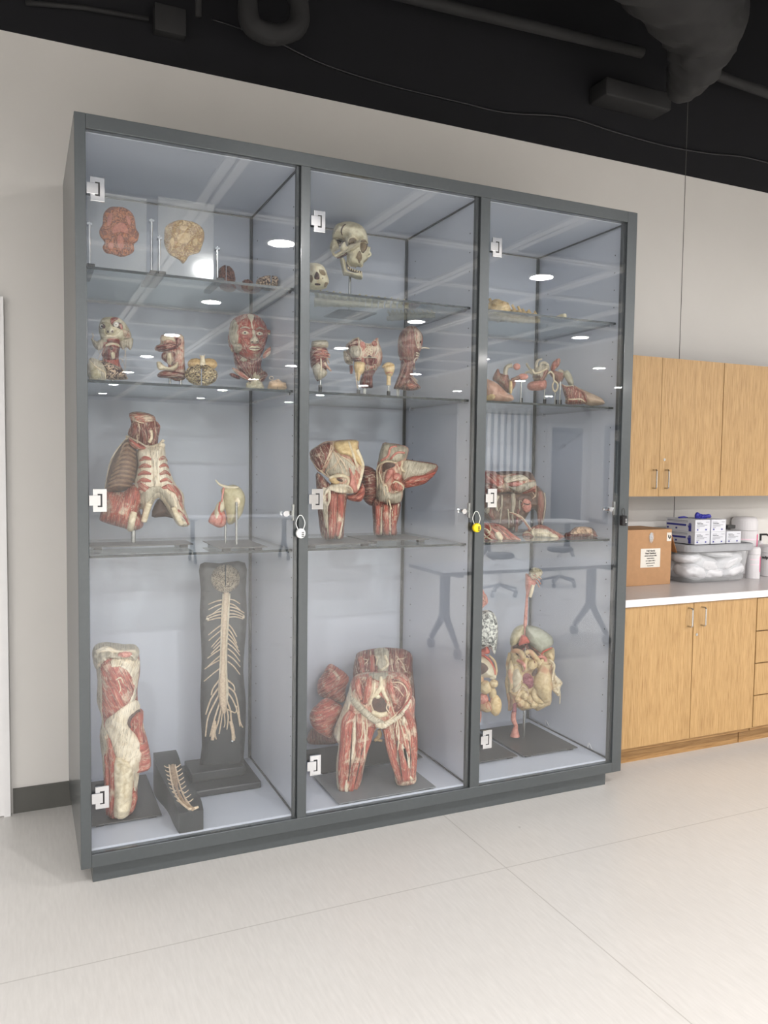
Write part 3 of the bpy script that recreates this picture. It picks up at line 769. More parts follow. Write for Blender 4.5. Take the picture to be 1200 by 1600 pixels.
# ================================================================== SPECIMEN TOOLS
class Spec:
    """one specimen: outlines are taken at the specimen's own distance and given real depth"""
    def __init__(s, name, label, crop, X, Y, zbase, cat='anatomical model', group=None, Yt=None, zm=.0006):
        s.zm = zbase+zm; s.bay = None
        s.ox, s.oy, s.s = crop
        p = onY(s.ox+X/s.s, s.oy+(Yt or 500)/s.s, Y)
        s.P0 = Vector((p.x, Y, zbase)); s.n = Vector((CAM.x-p.x, CAM.y-Y, 0)).normalized()
        s.e = thing(name, label, cat, s.P0, group); s.trees = []; s.k = 0
        s.bay = next((b for b in BAYS if b[0]-.2 < p.x < b[1]+.05), BAYS[0])
        s.mpp = (s.P(X+1, 500)-s.P(X, 500)).length
    def fit(s, bm):
        """keep a specimen inside its bay and flat where it stands"""
        for v in bm.verts:
            v.co.x = min(max(v.co.x, s.bay[0]+.002), s.bay[1]-.016); v.co.y = min(max(v.co.y, .020), IY-.003); v.co.z = max(v.co.z, s.zm)
    def ray(s, X, Y): return ray(s.ox+X/s.s, s.oy+Y/s.s)
    def P(s, X, Y, off=0):
        d = s.ray(X, Y); q = s.P0+s.n*off
        return CAM+d*((q-CAM).dot(s.n)/d.dot(s.n))
    def hit(s, X, Y):
        d = s.ray(X, Y); best = None
        for t in s.trees:
            h = t.ray_cast(CAM, d)
            if h[0] is not None and (best is None or h[3] < best[1]): best = (h[0], h[3])
        return None if best is None else (best[0]-s.P0).dot(s.n)
    def offs(s, pts, base=0.0, sm=2):
        o = [s.hit(x, y) for x, y in pts]
        known = [i for i, v in enumerate(o) if v is not None]
        if not known: return [base]*len(o)
        for i, v in enumerate(o):
            if v is None: o[i] = o[min(known, key=lambda j: abs(j-i))]
        for _ in range(sm): o = [(o[max(i-1, 0)]+o[i]*2+o[min(i+1, len(o)-1)])/4 for i in range(len(o))]
        return o
    def _grid(s, outline, res):
        pts = closed_spline([(float(a), float(b)) for a, b in outline], 3)
        xs = [p[0] for p in pts]; ys = [p[1] for p in pts]
        A = abs(sum(pts[i-1][0]*pts[i][1]-pts[i][0]*pts[i-1][1] for i in range(len(pts))))/2
        h = math.sqrt(A/res)
        segs = [(pts[i], pts[(i+1) % len(pts)]) for i in range(len(pts))]
        def dist(x, y):
            m = 1e9
            for (ax, ay), (bx, by) in segs:
                dx, dy = bx-ax, by-ay; L = dx*dx+dy*dy
                t = 0 if L == 0 else max(0, min(1, ((x-ax)*dx+(y-ay)*dy)/L))
                ex, ey = x-ax-t*dx, y-ay-t*dy; q = ex*ex+ey*ey
                if q < m: m = q
            return math.sqrt(m)
        def inside(x, y):
            c = False
            for (ax, ay), (bx, by) in segs:
                if (ay > y) != (by > y) and x < (bx-ax)*(y-ay)/(by-ay)+ax: c = not c
            return c
        vs = [Vector(p) for p in pts]; nb = len(vs); D_ = [0.0]*nb
        y = min(ys)+h*.5; row = 0
        while y < max(ys):
            x = min(xs)+(h*.5 if row % 2 else 0)
            while x < max(xs):
                if inside(x, y):
                    d = dist(x, y)
                    if d > h*.45: vs.append(Vector((x, y))); D_.append(d)
                x += h
            y += h*.87; row += 1
        res_ = geometry.delaunay_2d_cdt(vs, [(i, (i+1) % nb) for i in range(nb)], [], 1, 1e-4)
        V, F, OV = res_[0], res_[2], res_[3]
        DD = [0.0 if (not ov or min(ov) < nb) else D_[ov[0]] for ov in OV]
        return V, F, DD, min(max(DD) if DD else 1, 1e9)
    def inflate(s, name, mat, outline, depth, R=None, off=0.0, amp=.12, freq=18, fib=0, back=1.0, res=650, parent=None, label=None, flat=False, lean=0.0, ribs=0.0):
        V, F, DD, mx = s._grid(outline, res); R = R or mx; bm = bmesh.new(); uv = bm.loops.layers.uv.verify()
        s.k += 1; sd = Vector((s.k*1.7, s.P0.x*3, 0)); fr, bk = [], []
        ca, sa = math.cos(math.radians(fib)), math.sin(math.radians(fib))
        cy = sum(v.y for v in V)/len(V)
        U = {}
        for v, d in zip(V, DD):
            t = min(d/R, 1); th = depth*math.sqrt(max(0, 1-(1-t)**2))
            o = off+lean*(v.y-cy)*s.mpp
            p0 = s.P(v.x, v.y, o)
            q = p0*freq+sd
            nz = noise.noise(q)+.5*noise.noise(q*2.3)+.22*noise.noise(q*6)
            if ribs:
                ux, uy = v.x*ca+v.y*sa, -v.x*sa+v.y*ca
                nz += ribs*math.sin(ux*s.mpp*230+2.5*noise.noise(p0*9+sd))
            a = p0+s.n*(th*(1+amp*nz*1.3)) if d > 0 else p0
            fv = bm.verts.new(a); fr.append(fv)
            bv = fv if d <= 0 else bm.verts.new(p0-s.n*(th*back*(1+amp*noise.noise(q+Vector((5, 5, 5))))))
            bk.append(bv)
            u = ((v.x*ca+v.y*sa)*s.mpp, (-v.x*sa+v.y*ca)*s.mpp); U[fv] = u; U[bv] = u
        for f in F:
            for arr in (fr, bk[::1]):
                ids = f if arr is fr else f[::-1]
                vv = [arr[i] for i in ids]
                if len(set(vv)) < 3: continue
                try: g = bm.faces.new(vv)
                except ValueError: continue
                for lp in g.loops: lp[uv].uv = U[lp.vert]
        s.fit(bm); bm.verts.ensure_lookup_table(); s.trees.append(BVHTree.FromBMesh(bm))
        return obj(name, bm, mat, parent or s.e, label, smooth=not flat)
    def patch(s, name, mat, outline, th=.004, R=None, amp=.3, freq=40, fib=0, res=260, parent=None, label=None, base=0.0, add=True, ribs=0.0):
        V, F, DD, mx = s._grid(outline, res); R = (R or mx*.5); bm = bmesh.new(); uv = bm.loops.layers.uv.verify()
        s.k += 1; sd = Vector((s.k*1.3, 0, 0)); ca, sa = math.cos(math.radians(fib)), math.sin(math.radians(fib))
        O = [s.hit(v.x, v.y) for v in V]; kn = [i for i, o in enumerate(O) if o is not None]
        for i, o in enumerate(O):
            if o is None: O[i] = (O[min(kn, key=lambda j: (V[j]-V[i]).length_squared)] if kn else base)
        ad = [set() for _ in V]
        for f in F:
            for a, b in zip(f, f[1:]+f[:1]): ad[a].add(b); ad[b].add(a)
        for _ in range(2): O = [(O[i]*2+sum(O[j] for j in ad[i]))/(2+len(ad[i])) for i in range(len(V))]
        fr, bk, U = [], [], {}
        for v, d, o in zip(V, DD, O):
            t = min(d/R, 1); h = th*math.sqrt(max(0, 1-(1-t)**2)); p0 = s.P(v.x, v.y, o+(th*.25 if d > 0 else -.001))
            nz = noise.noise(p0*freq+sd)
            if ribs: nz += ribs*math.sin((v.x*ca+v.y*sa)*s.mpp*260+2*noise.noise(p0*9+sd))
            fv = bm.verts.new(p0+s.n*h*(1+amp*nz*1.5)); bv = bm.verts.new(p0-s.n*(.006 if d > 0 else .004))
            fr.append(fv); bk.append(bv); u = ((v.x*ca+v.y*sa)*s.mpp, (-v.x*sa+v.y*ca)*s.mpp); U[fv] = u; U[bv] = u
        for f in F:
            for arr in (fr, bk):
                try: g = bm.faces.new([arr[i] for i in (f if arr is fr else f[::-1])])
                except ValueError: continue
                for lp in g.loops: lp[uv].uv = U[lp.vert]
        be = [e for e in bm.edges if e.is_boundary]
        try: bmesh.ops.bridge_loops(bm, edges=be)
        except Exception: pass
        s.fit(bm)
        if add: s.trees.append(BVHTree.FromBMesh(bm))
        return obj(name, bm, mat, parent or s.e, label, smooth=True)
    def strand(s, name, mat, pts, flat=.7, lift=.15, off=None, seg=8, k=5, lump=0.0, parent=None, label=None, add=False, into=None):
        """pts: (X, Y, radius px[, extra offset m]); hugs the surface unless off is given"""
        P = spline([tuple(p[:4])+((0.0,) if len(p) < 4 else ()) for p in pts], k)
        if off is None: O = s.offs([(p[0], p[1]) for p in P], 0.0)
        else: O = [off]*len(P)
        W = [s.P(p[0], p[1], o+p[3]+p[2]*s.mpp*lift*flat) for p, o in zip(P, O)]
        s.k += 1; bm = into or bmesh.new()
        tube(bm, W, [max(p[2], .15)*s.mpp for p in P], seg, flat, s.n, uvo=s.k*.37, lump=lump)
        if into is not None: return
        s.fit(bm)
        if add: s.trees.append(BVHTree.FromBMesh(bm))
        return obj(name, bm, mat, parent or s.e, label, smooth=True)
    def strands(s, name, mat, lists, **k):
        for p in lists: s.strand(name, mat, p, **k)
    def web(s, name, mat, lists, parent=None, **k):
        """fine tangle nobody could count: one part"""
        bm = bmesh.new()
        for p in lists: s.strand(name, mat, p, into=bm, **k)
        s.fit(bm); o = obj(name, bm, mat, parent or s.e, smooth=True); o['kind'] = 'stuff'; return o
    def blob(s, name, mat, X, Y, rx, rz, ry=None, rot=0, lift=.3, off=None, amp=.12, freq=3, parent=None, label=None, add=True, sub=4, pw=1.0):
        ry = ry or min(rx, rz)
        o = off if off is not None else (s.offs([(X, Y)])[0]+ry*s.mpp*lift)
        c = s.P(X, Y, o); h = Vector((0, 0, 1)); r = h.cross(s.n).normalized(); bm = bmesh.new()
        bmesh.ops.create_icosphere(bm, subdivisions=sub, radius=1); uv = bm.loops.layers.uv.verify()
        ca, sa = math.cos(math.radians(rot)), math.sin(math.radians(rot)); s.k += 1; sd = Vector((s.k*1.9, 0, 0)); U = {}
        for v in bm.verts:
            e = v.co.copy(); m = 1+amp*(noise.noise(e*freq+sd)+.5*noise.noise(e*freq*2.1+sd))
            a = math.copysign(abs(e.x)**pw, e.x)*rx*m; b = math.copysign(abs(e.z)**pw, e.z)*rz*m
            U[v] = (a*s.mpp, b*s.mpp)
            v.co = c+(r*(a*ca-b*sa)+h*(a*sa+b*ca)+s.n*(e.y*ry*m))*s.mpp
        for f in bm.faces:
            for lp in f.loops: lp[uv].uv = U[lp.vert]
        s.fit(bm)
        if add: s.trees.append(BVHTree.FromBMesh(bm))
        return obj(name, bm, mat, parent or s.e, label, smooth=True)
    def eye(s, X, Y, r, parent=None, lid=None, pr=.5):
        e = s.blob('eyeball', EYEW, X, Y, r, r, r, lift=-.25, amp=0, sub=3, parent=parent)
        s.blob('pupil', EYEB, X, Y, r*pr, r*pr, r*.25, lift=.1, amp=0, sub=3, parent=e)
        if lid: s.strands('eyelid', lid, [[(X-r*1.3, Y+r*.1, r*.22), (X, Y-r*.95, r*.34), (X+r*1.3, Y+r*.15, r*.22)], [(X-r*1.2, Y+r*.3, r*.2), (X, Y+r*.95, r*.3), (X+r*1.2, Y+r*.3, r*.2)]], flat=1, lift=.6)
    def rod(s, X, Y0_, zb, r=.0045, off=0.0, mat=None, name='support_rod'):
        p = s.P(X, Y0_, off); bm = bmesh.new(); tube(bm, [(p.x, p.y, p.z), (p.x, p.y, zb)], r, 12)
        obj(name, bm, mat or M_ROD, s.e, smooth=False); return p
    def plate(s, x0, x1, y0, y1, z, th=.004, foot=.012, mat=None):
        """flat plate with its underside on rubber feet; z is what it stands on"""
        obj('base_plate', B(x0, x1, y0, y1, z+foot, z+foot+th, bev=.001), mat or M_PLATE, s.e)
        if foot > .002:
            for a in (x0+.02, x1-.05):
                for b in (y0+.012, y1-.035): obj('rubber_foot', B(a, a+.03, b, b+.022, z, z+foot), M_PLATEEDGE, s.e)
    def socket(s, X, Y0_, zb, w_=.05, h=.02, off=0.0, bw=None):
        p = s.P(X, Y0_, off); bm = bmesh.new(); tube(bm, [(p.x, p.y, p.z), (p.x, p.y, zb+.006)], .008, 12)
        obj('rod_socket', bm, M_BLKPLASTIC, s.e)
        q = bw or w_; obj('stand_base', B(p.x-q, p.x+q, p.y-w_, p.y+w_, zb, zb+.008, bev=.002), M_BLKPLASTIC, s.e)
    def seed(s, k): random.seed(k)
def brain(s, X, Y, rx, rz, mat, off=0.0, cere=True, lobes=2, parent=None, up=False):
    """two folded hemispheres, a cerebellum and a stem"""
    h = Vector((0, 0, 1)); r = h.cross(s.n).normalized(); c = s.P(X, Y, off)
    for sg in ((-1, 1) if lobes == 2 else (1,)):
        bm = bmesh.new(); bmesh.ops.create_icosphere(bm, subdivisions=5, radius=1)
        for v in bm.verts:
            e = v.co.copy()
            if lobes == 2:
                if e.x*sg < .035: e.x = sg*.035; e *= .96
            f = abs(noise.noise(v.co*4.2+Vector((sg*3, rx, 0)))); m = 1+.10*min(f*4, 1)-.05
            v.co = c+(r*(e.x*rx*m)+h*(e.z*rz*m)+s.n*(e.y*rx*.95*m))*s.mpp
        s.fit(bm); s.trees.append(BVHTree.FromBMesh(bm)); obj('hemisphere', bm, mat, parent or s.e, smooth=True)
# crops used for measuring: origin x, origin y, scale
CA, CB, CC_, CD_, CE, CF = (100, 160, 3.158), (100, 620, 3.158), (100, 860, 2.963), (470, 240, 4.0), (470, 620, 4.0), (460, 880, 3.75)
CG, CH, CI, CJ, CK = (730, 300, 4.286), (730, 640, 4.286), (720, 860, 4.0), (130, 480, 7.06), (340, 480, 10.0)
S1, S2, S3, SF = 2.2925, 1.8855, 1.2415, .1435

# ------------------------------------------------------------------ bay 1, top shelf: slices in acrylic, brains
def slice_stand(label, xa, xb, ztop, outline, mo, mi, inner, rods, Y=.16):
    s = Spec('mounted_brain_slice', label, CA, (xa+xb)/2, Y, S1, 'anatomical model')
    x0 = onY(CA[0]+xa/CA[2], CA[1]+650/CA[2], Y).x; x1 = onY(CA[0]+xb/CA[2], CA[1]+650/CA[2], Y).x
    x0 = max(x0, .052); zt = onY(CA[0]+(xa+xb)/2/CA[2], CA[1]+ztop/CA[2], Y).z
    bm = B(-(x1-x0)/2, (x1-x0)/2, -.011, .011, .012, zt-S1, bev=.001)
    me = bpy.data.meshes.new('acrylic_pane'); bm.to_mesh(me); bm.free(); me.materials.append(M_ACRYL)
    o = bpy.data.objects.new('acrylic_pane', me); C.objects.link(o); o.parent = s.e
    o.location = ((x0+x1)/2-s.P0.x, 0, 0); o.rotation_euler = (math.radians(1.9), 0, 0)
    b = s.inflate('brain_slice', mo, outline, .0045, R=6, amp=.1, res=500)
    for p in inner: s.patch('inner_marking', mi, p, .0012, parent=b, res=90)
    for k, (rx_, ry_) in enumerate(rods):
        q = s.P(rx_, ry_); xx = max(q.x, .052)
        bm = bmesh.new(); tube(bm, [(xx, Y-.02, S1+.012), (xx, Y-.02, q.z)], .005, 12); box(bm, xx-.009, xx+.009, Y-.028, Y+.002, q.z-.012, q.z-.004); obj('support_rod', bm, M_CHROME, s.e)
        obj('stand_foot', B(xx-.014, xx+.014, Y-.085, Y+.17, S1, S1+.014, bev=.002), M_BLKPLASTIC, s.e)
slice_stand('reddish brain slice in a clear acrylic pane, left end of the top shelf', 100, 405, 462,
    [(190, 600), (195, 550), (225, 518), (262, 515), (300, 520), (335, 545), (350, 580), (355, 620), (370, 650), (362, 685), (345, 700), (345, 735), (315, 755), (280, 762), (240, 750), (205, 742), (190, 715), (200, 690), (178, 660), (175, 630)],
    SLR, SLRI, [[(255, 600), (290, 590), (320, 625), (310, 650), (280, 640), (240, 650), (235, 625)], [(262, 660), (285, 655), (298, 700), (280, 735), (262, 700)], [(215, 560), (240, 545), (232, 600), (212, 610)], [(305, 555), (330, 575), (325, 610), (310, 590)], [(225, 690), (245, 700), (240, 725), (215, 715)]],
    [(122, 600), (430, 577)])
slice_stand('yellow ochre brain slice in a clear acrylic pane, second on the top shelf', 462, 735, 490,
    [(495, 650), (500, 615), (530, 592), (570, 580), (620, 585), (660, 600), (688, 630), (692, 670), (680, 710), (665, 742), (620, 755), (603, 780), (586, 796), (570, 778), (545, 765), (515, 745), (495, 700)],
    SLY, SLYI, [[(560, 655), (590, 640), (625, 650), (618, 690), (590, 700), (560, 690)], [(570, 610), (610, 612), (600, 632), (575, 630)], [(632, 680), (655, 670), (660, 700), (640, 712)], [(520, 680), (540, 665), (545, 700), (528, 712)]],
    [(463, 672), (757, 712)])
s = Spec('brain_model', 'reddish brown brain partly hidden by the yellow brain slice pane, top shelf', CA, 800, .40, S1, 'anatomical model')
brain(s, 800, 868, 44, 62, CTXR); s.blob('cerebellum', CTXR, 815, 915, 34, 20, 30, off=.05, amp=.05)
s = Spec('brain_model', 'small dark reddish brain piece between two brains on the top shelf', CA, 905, .38, S1, 'anatomical model')
s.blob('brain_tissue', CTXR, 905, 905, 30, 30, 26, off=0, amp=.2)
s = Spec('brain_model', 'pale brain with dark winding grooves at the right end of the top shelf', CA, 1025, .30, S1, 'anatomical model')
brain(s, 1022, 893, 72, 34, CTXP)

# ------------------------------------------------------------------ bay 1, second shelf
s = Spec('head_dissection', 'skull and neck dissection with bare eyeballs and spread jaw flaps', CJ, 300, .36, S2)
s.inflate('skull', BONEG, [(178, 190), (210, 125), (300, 108), (390, 118), (450, 160), (500, 230), (532, 310), (520, 352), (470, 362), (430, 400), (300, 420), (205, 400), (190, 330), (172, 260)], .075, amp=.1)
s.inflate('neck', MU, [(205, 380), (300, 360), (420, 390), (400, 480), (392, 560), (410, 640), (440, 720), (300, 740), (200, 640), (215, 560), (200, 520), (215, 470)], .05, amp=.2, off=-.01)
s.patch('brow_muscle', MU, [(300, 130), (345, 110), (400, 130), (340, 160), (325, 200), (305, 185)], .004, fib=40)
s.patch('orbit', DARK, [(330, 185), (370, 165), (420, 180), (440, 220), (420, 248), (370, 225), (330, 215)], .003)
s.patch('temple_muscle', MU, [(395, 190), (425, 185), (438, 235), (415, 248)], .004)
s.patch('orbit', DARK, [(178, 205), (205, 180), (240, 195), (245, 225), (215, 245), (185, 235)], .003)
s.eye(206, 210, 24, pr=.5); s.eye(362, 192, 32, pr=.2)
s.patch('cheek', BONE, [(180, 250), (240, 235), (250, 290), (300, 315), (360, 300), (430, 250), (450, 300), (390, 350), (300, 345), (215, 340)], .006)
s.patch('nose', BONE, [(262, 235), (300, 200), (325, 235), (345, 275), (300, 292), (252, 280)], .012)
for x, y in ((275, 270), (321, 266)): s.blob('nostril', DARK, x, y, 12, 15, 6, amp=0, sub=3)
s.strand('upper_lip', TEN, [(225, 330, 6), (290, 318, 12), (365, 325, 7)], flat=1); s.strand('lower_lip', TEN, [(225, 345, 6), (295, 345, 11), (375, 352, 7)], flat=1)
s.patch('tongue', MU, [(270, 350), (390, 355), (400, 400), (330, 395), (270, 390)], .012, fib=90)
s.strand('hyoid_cartilage', TEN, [(250, 425, 14), (330, 400, 18), (410, 435, 12)], flat=.9)
s.patch('larynx', MUD, [(270, 430), (380, 440), (390, 560), (340, 580), (240, 570), (235, 500)], .014, ribs=.3)
s.patch('thyroid_cartilage', TEN, [(305, 505), (345, 500), (350, 560), (315, 570)], .009)
s.blob('throat_opening', DARK, 310, 455, 22, 16, 8, amp=.1, sub=3)
s.inflate('jaw_flap', FAG, [(85, 345), (115, 355), (150, 375), (215, 345), (225, 410), (200, 470), (150, 468), (110, 420)], .02, off=.02, amp=.3)
s.inflate('jaw_flap', FAG, [(400, 360), (470, 350), (520, 335), (550, 350), (545, 420), (520, 475), (480, 440), (440, 470), (410, 430)], .02, off=.02, amp=.3)
s.strand('nerve', NERVE, [(90, 350, 4), (110, 330, 5), (103, 285, 3)], off=.02)
s.web('nerve_fibres', NERVE, [[(210, 470, 3), (180, 540, 2.5), (165, 590, 2)], [(200, 440, 3), (170, 480, 2), (205, 560, 2)], [(440, 440, 3), (470, 520, 2), (470, 680, 1.6)], [(480, 440, 3), (455, 540, 2), (420, 620, 2)], [(230, 560, 3), (190, 620, 2)], [(410, 560, 3), (450, 620, 2), (462, 720, 2)]], off=.02)
s.patch('jaw_muscle', MUL, [(440, 250), (500, 260), (520, 330), (470, 345), (445, 300)], .006, fib=20)
p = s.rod(320, 700, S2, .006, -.02)
s = Spec('brain_in_skull', 'cut skull half holding a pale grooved brain, lying in the front left shelf corner', CJ, 230, .19, S2)
s.inflate('skull_shell', FAG, [(62, 572), (160, 578), (250, 640), (256, 800), (62, 800)], .05, amp=.1)
s.strand('skull_rim', TEN, [(66, 575, 7), (120, 640, 8), (195, 690, 9), (240, 720, 9), (245, 790, 8)], flat=1)
s.patch('membrane', BONEG, [(75, 600), (130, 660), (185, 720), (190, 780), (90, 780)], .003)
s.inflate('brain_surface', CTXP, [(150, 585), (280, 610), (380, 650), (450, 700), (480, 760), (475, 797), (250, 797), (248, 720), (200, 670)], .055, amp=.12, off=-.01)
s = Spec('throat_section', 'rectangular head and throat section with red tongue on two short rods', CJ, 975, .30, S2)
s.inflate('back_slab', MUL, [(860, 310), (1000, 300), (1108, 325), (1116, 560), (1120, 795), (960, 788), (930, 600), (900, 400)], .022, R=30, amp=.1, fib=5)
s.inflate('face_section', MUL, [(850, 330), (920, 298), (1010, 330), (1040, 420), (1040, 520), (1000, 640), (900, 600), (860, 555), (880, 495), (800, 480), (792, 440), (850, 400)], .045, amp=.2, off=.02)
s.patch('nasal_bone', TEN, [(860, 330), (930, 305), (1000, 330), (1010, 380), (940, 360), (880, 380)], .012)
s.patch('tongue', MUD, [(800, 430), (860, 410), (960, 390), (1040, 420), (1040, 455), (940, 480), (830, 490)], .02, fib=80)
s.patch('cheek_muscle', MUD, [(1020, 345), (1075, 350), (1080, 410), (1035, 420)], .012, fib=10)
s.patch('throat_muscle', MUD, [(880, 500), (1010, 495), (1015, 590), (960, 635), (890, 590), (865, 555)], .02)
s.patch('trachea', TEN, [(930, 510), (972, 510), (975, 610), (955, 636), (925, 600)], .014)
s.inflate('jaw_bone', TEN, [(808, 610), (850, 600), (890, 640), (960, 660), (1040, 600), (1045, 660), (1000, 700), (900, 695), (830, 690)], .022, off=.035, amp=.15)
s.inflate('neck_muscle', MUD, [(820, 740), (880, 700), (1010, 710), (1115, 730), (1118, 795), (960, 785), (835, 775)], .04, off=.01, amp=.15, fib=90)
for X in (957, 1078): s.rod(X, 770, S2, .005, .005)
obj('stand_base', B(s.P0.x-.07, s.P0.x+.07, s.P0.y-.05, s.P0.y+.05, S2, S2+.008, bev=.002), M_BLKPLASTIC, s.e)
s = Spec('brain_model', 'upturned beige brain with cerebellum and stem on top, beside the face bust', CA, 678, .22, S2)
brain(s, 678, 1345, 78, 54, CTX)
for x in (650, 717): s.blob('cerebellum', tissue('cerebellum_tan', (206, 174, 118), (160, 124, 74), 90, .6), x, 1292, 40, 30, 34, off=0, amp=.06)
s.strand('brainstem', TEN, [(685, 1300, 18), (684, 1270, 12), (682, 1250, 7)], off=.02, flat=1)
s.strand('nerve', NERVE, [(676, 1262, 3), (670, 1246, 2)], off=.02); s.strand('nerve', NERVE, [(690, 1262, 3), (694, 1246, 2)], off=.02)
# face bust
s = Spec('face_bust', 'head and neck bust with red face muscles, open eyes and cream lips', CK, 470, .40, S2)
s.inflate('head', MU, [(185, 310), (205, 235), (262, 172), (345, 128), (450, 104), (560, 110), (650, 145), (712, 205), (752, 275), (776, 350), (782, 440), (766, 530), (735, 620), (700, 720), (640, 795), (560, 842), (470, 850), (395, 800), (330, 740), (258, 700), (195, 640), (168, 560), (160, 470), (178, 400)], .085, amp=.03, res=1300)
s.inflate('neck', MUD, [(250, 690), (340, 735), (560, 800), (690, 780), (680, 900), (705, 985), (760, 1015), (772, 1060), (720, 1120), (620, 1170), (540, 1145), (480, 1140), (420, 1120), (300, 1010), (280, 930), (258, 850)], .06, off=-.012, amp=.15, ribs=.25)
s.patch('scalp_fascia', FAG, [(200, 250), (262, 190), (310, 240), (335, 330), (330, 460), (320, 560), (270, 610), (200, 560), (180, 450), (190, 330)], .003, fib=10)
s.patch('forehead_tendon', FAS, [(470, 112), (560, 118), (570, 170), (545, 240), (560, 330), (530, 330), (515, 230), (480, 170)], .0022)
s.patch('forehead_muscle', MU, [(300, 240), (380, 170), (470, 150), (510, 230), (520, 310), (430, 290), (340, 320)], .004, fib=15, ribs=.4)
s.patch('forehead_muscle', MU, [(570, 150), (650, 190), (710, 260), (730, 320), (660, 300), (590, 320), (570, 230)], .004, fib=-15, ribs=.4)
for cx, cy, rr in ((430, 400, 1), (655, 412, -1)):
    for k, q in enumerate((66, 88, 106)):
        s.strand('eye_ring_muscle', MU, [(cx+math.cos(a*PI/6)*q*1.12, cy+math.sin(a*PI/6)*q*(.62+.12*k), 9-k) for a in range(13)], flat=.5, lift=0)
    s.patch('eye_socket', FAS, [(cx-52, cy+4), (cx-20, cy-30), (cx+25, cy-28), (cx+58, cy+6), (cx+20, cy+30), (cx-25, cy+28)], .004, res=120)
    s.eye(cx, cy, 25, lid=FAS, pr=.62)
s.strand('eyebrow', FAG, [(350, 335, 8), (430, 308, 12), (510, 335, 7)], flat=.6); s.strand('eyebrow', FAG, [(605, 345, 7), (660, 320, 11), (725, 350, 7)], flat=.6)
s.inflate('nose', FAS, [(530, 370), (560, 345), (585, 375), (600, 450), (640, 500), (645, 545), (600, 575), (545, 572), (500, 550), (508, 505), (545, 460)], .028, off=.075, amp=.05, back=.2)
for x in (545, 612): s.blob('nostril', DARK, x, 540, 17, 12, 8, amp=0, sub=3, lift=.1)
s.patch('cheek_muscle', MU, [(360, 500), (480, 480), (520, 560), (490, 620), (480, 720), (400, 690), (370, 600)], .008, fib=-30, ribs=.5)
s.patch('cheek_muscle', MU, [(650, 500), (750, 480), (740, 560), (700, 600), (680, 640), (640, 590)], .007, fib=30, ribs=.5)
s.strand('upper_lip', TEN, [(490, 640, 6), (540, 618, 17), (580, 626, 15), (620, 618, 16), (668, 645, 6)], flat=.9, lift=.5)
s.strand('lower_lip', TEN, [(496, 652, 6), (580, 666, 19), (664, 655, 6)], flat=.9, lift=.5)
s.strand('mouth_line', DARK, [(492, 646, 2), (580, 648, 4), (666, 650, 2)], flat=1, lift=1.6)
s.patch('chin_muscle', MUL, [(500, 700), (580, 690), (670, 700), (640, 780), (560, 830), (490, 790)], .008, fib=0, ribs=.5)
s.strand('lip_ring_muscle', MU, [(580+math.cos(a*PI/6)*118, 648+math.sin(a*PI/6)*62, 12) for a in range(13)], flat=.4, lift=0)
s.patch('ear_gland', FAG, [(250, 590), (330, 570), (380, 600), (370, 680), (310, 720), (260, 690)], .014, amp=.9, freq=110)
s.inflate('ear', FAS, [(165, 460), (190, 450), (205, 520), (225, 600), (250, 700), (215, 690), (180, 600), (160, 530)], .012, off=.0)
s.blob('salivary_gland', FAG, 405, 825, 48, 36, 26, amp=.3)
s.strands('neck_muscle', MUD, [[(270, 720, 18), (330, 860, 24), (430, 990, 24), (510, 1110, 12)], [(330, 760, 10), (400, 880, 16), (500, 1060, 12)], [(560, 850, 18), (560, 930, 24), (575, 1010, 12)], [(640, 830, 12), (655, 920, 18), (640, 1010, 10)], [(470, 860, 14), (500, 940, 18), (540, 1020, 8)]], flat=.7)
s.inflate('shoulder_flap', MUD, [(180, 1045), (240, 1030), (300, 1060), (360, 1100), (330, 1125), (240, 1100)], .025, off=.02)
s.inflate('shoulder_flap', MUL, [(225, 960), (262, 950), (400, 1020), (520, 1130), (540, 1160), (420, 1130), (310, 1060)], .02, off=.045, fib=-50)
s.inflate('shoulder_flap', MUD, [(690, 1090), (770, 1040), (775, 1080), (700, 1170), (620, 1180), (640, 1130)], .02, off=.03, fib=50)
s.inflate('cheek_flap', MUL, [(700, 770), (730, 690), (800, 630), (912, 622), (905, 690), (820, 740), (730, 800)], .014, off=.01, fib=65)
s.strand('temple_flap', MUL, [(720, 350, 16), (800, 380, 26), (880, 392, 24), (938, 385, 16)], off=.01, flat=.4)
s.strand('temple_flap', FAS, [(740, 400, 12), (830, 415, 14), (915, 402, 8)], off=.012, flat=.5)
s.inflate('collar_bones', BONE, [(450, 1180), (520, 1160), (560, 1010), (625, 1010), (665, 1080), (700, 1180), (715, 1275), (470, 1275)], .035, off=.02, amp=.3, freq=60)
s.web('nerve_fibres', NERVE, [[(300, 960, 4), (400, 1040, 5), (500, 1120, 4)], [(250, 980, 3), (360, 1080, 4), (520, 1150, 3)], [(600, 1020, 5), (590, 1120, 6), (580, 1240, 4)], [(640, 1050, 4), (700, 1010, 3), (765, 985, 2)], [(645, 1100, 4), (720, 1060, 4), (780, 1010, 2)], [(650, 1140, 4), (730, 1100, 3), (790, 1060, 2)], [(290, 600, 4), (350, 650, 3), (400, 640, 3)], [(330, 560, 3), (390, 600, 3), (350, 680, 2)], [(330, 740, 4), (420, 800, 4), (500, 830, 3)], [(540, 1060, 4), (470, 1200, 4)], [(640, 1080, 5), (690, 1220, 5)]], flat=.9)
s = Spec('torso_piece', 'small beige trunk model with a ring on top, right of the face bust', CK, 945, .16, S2)
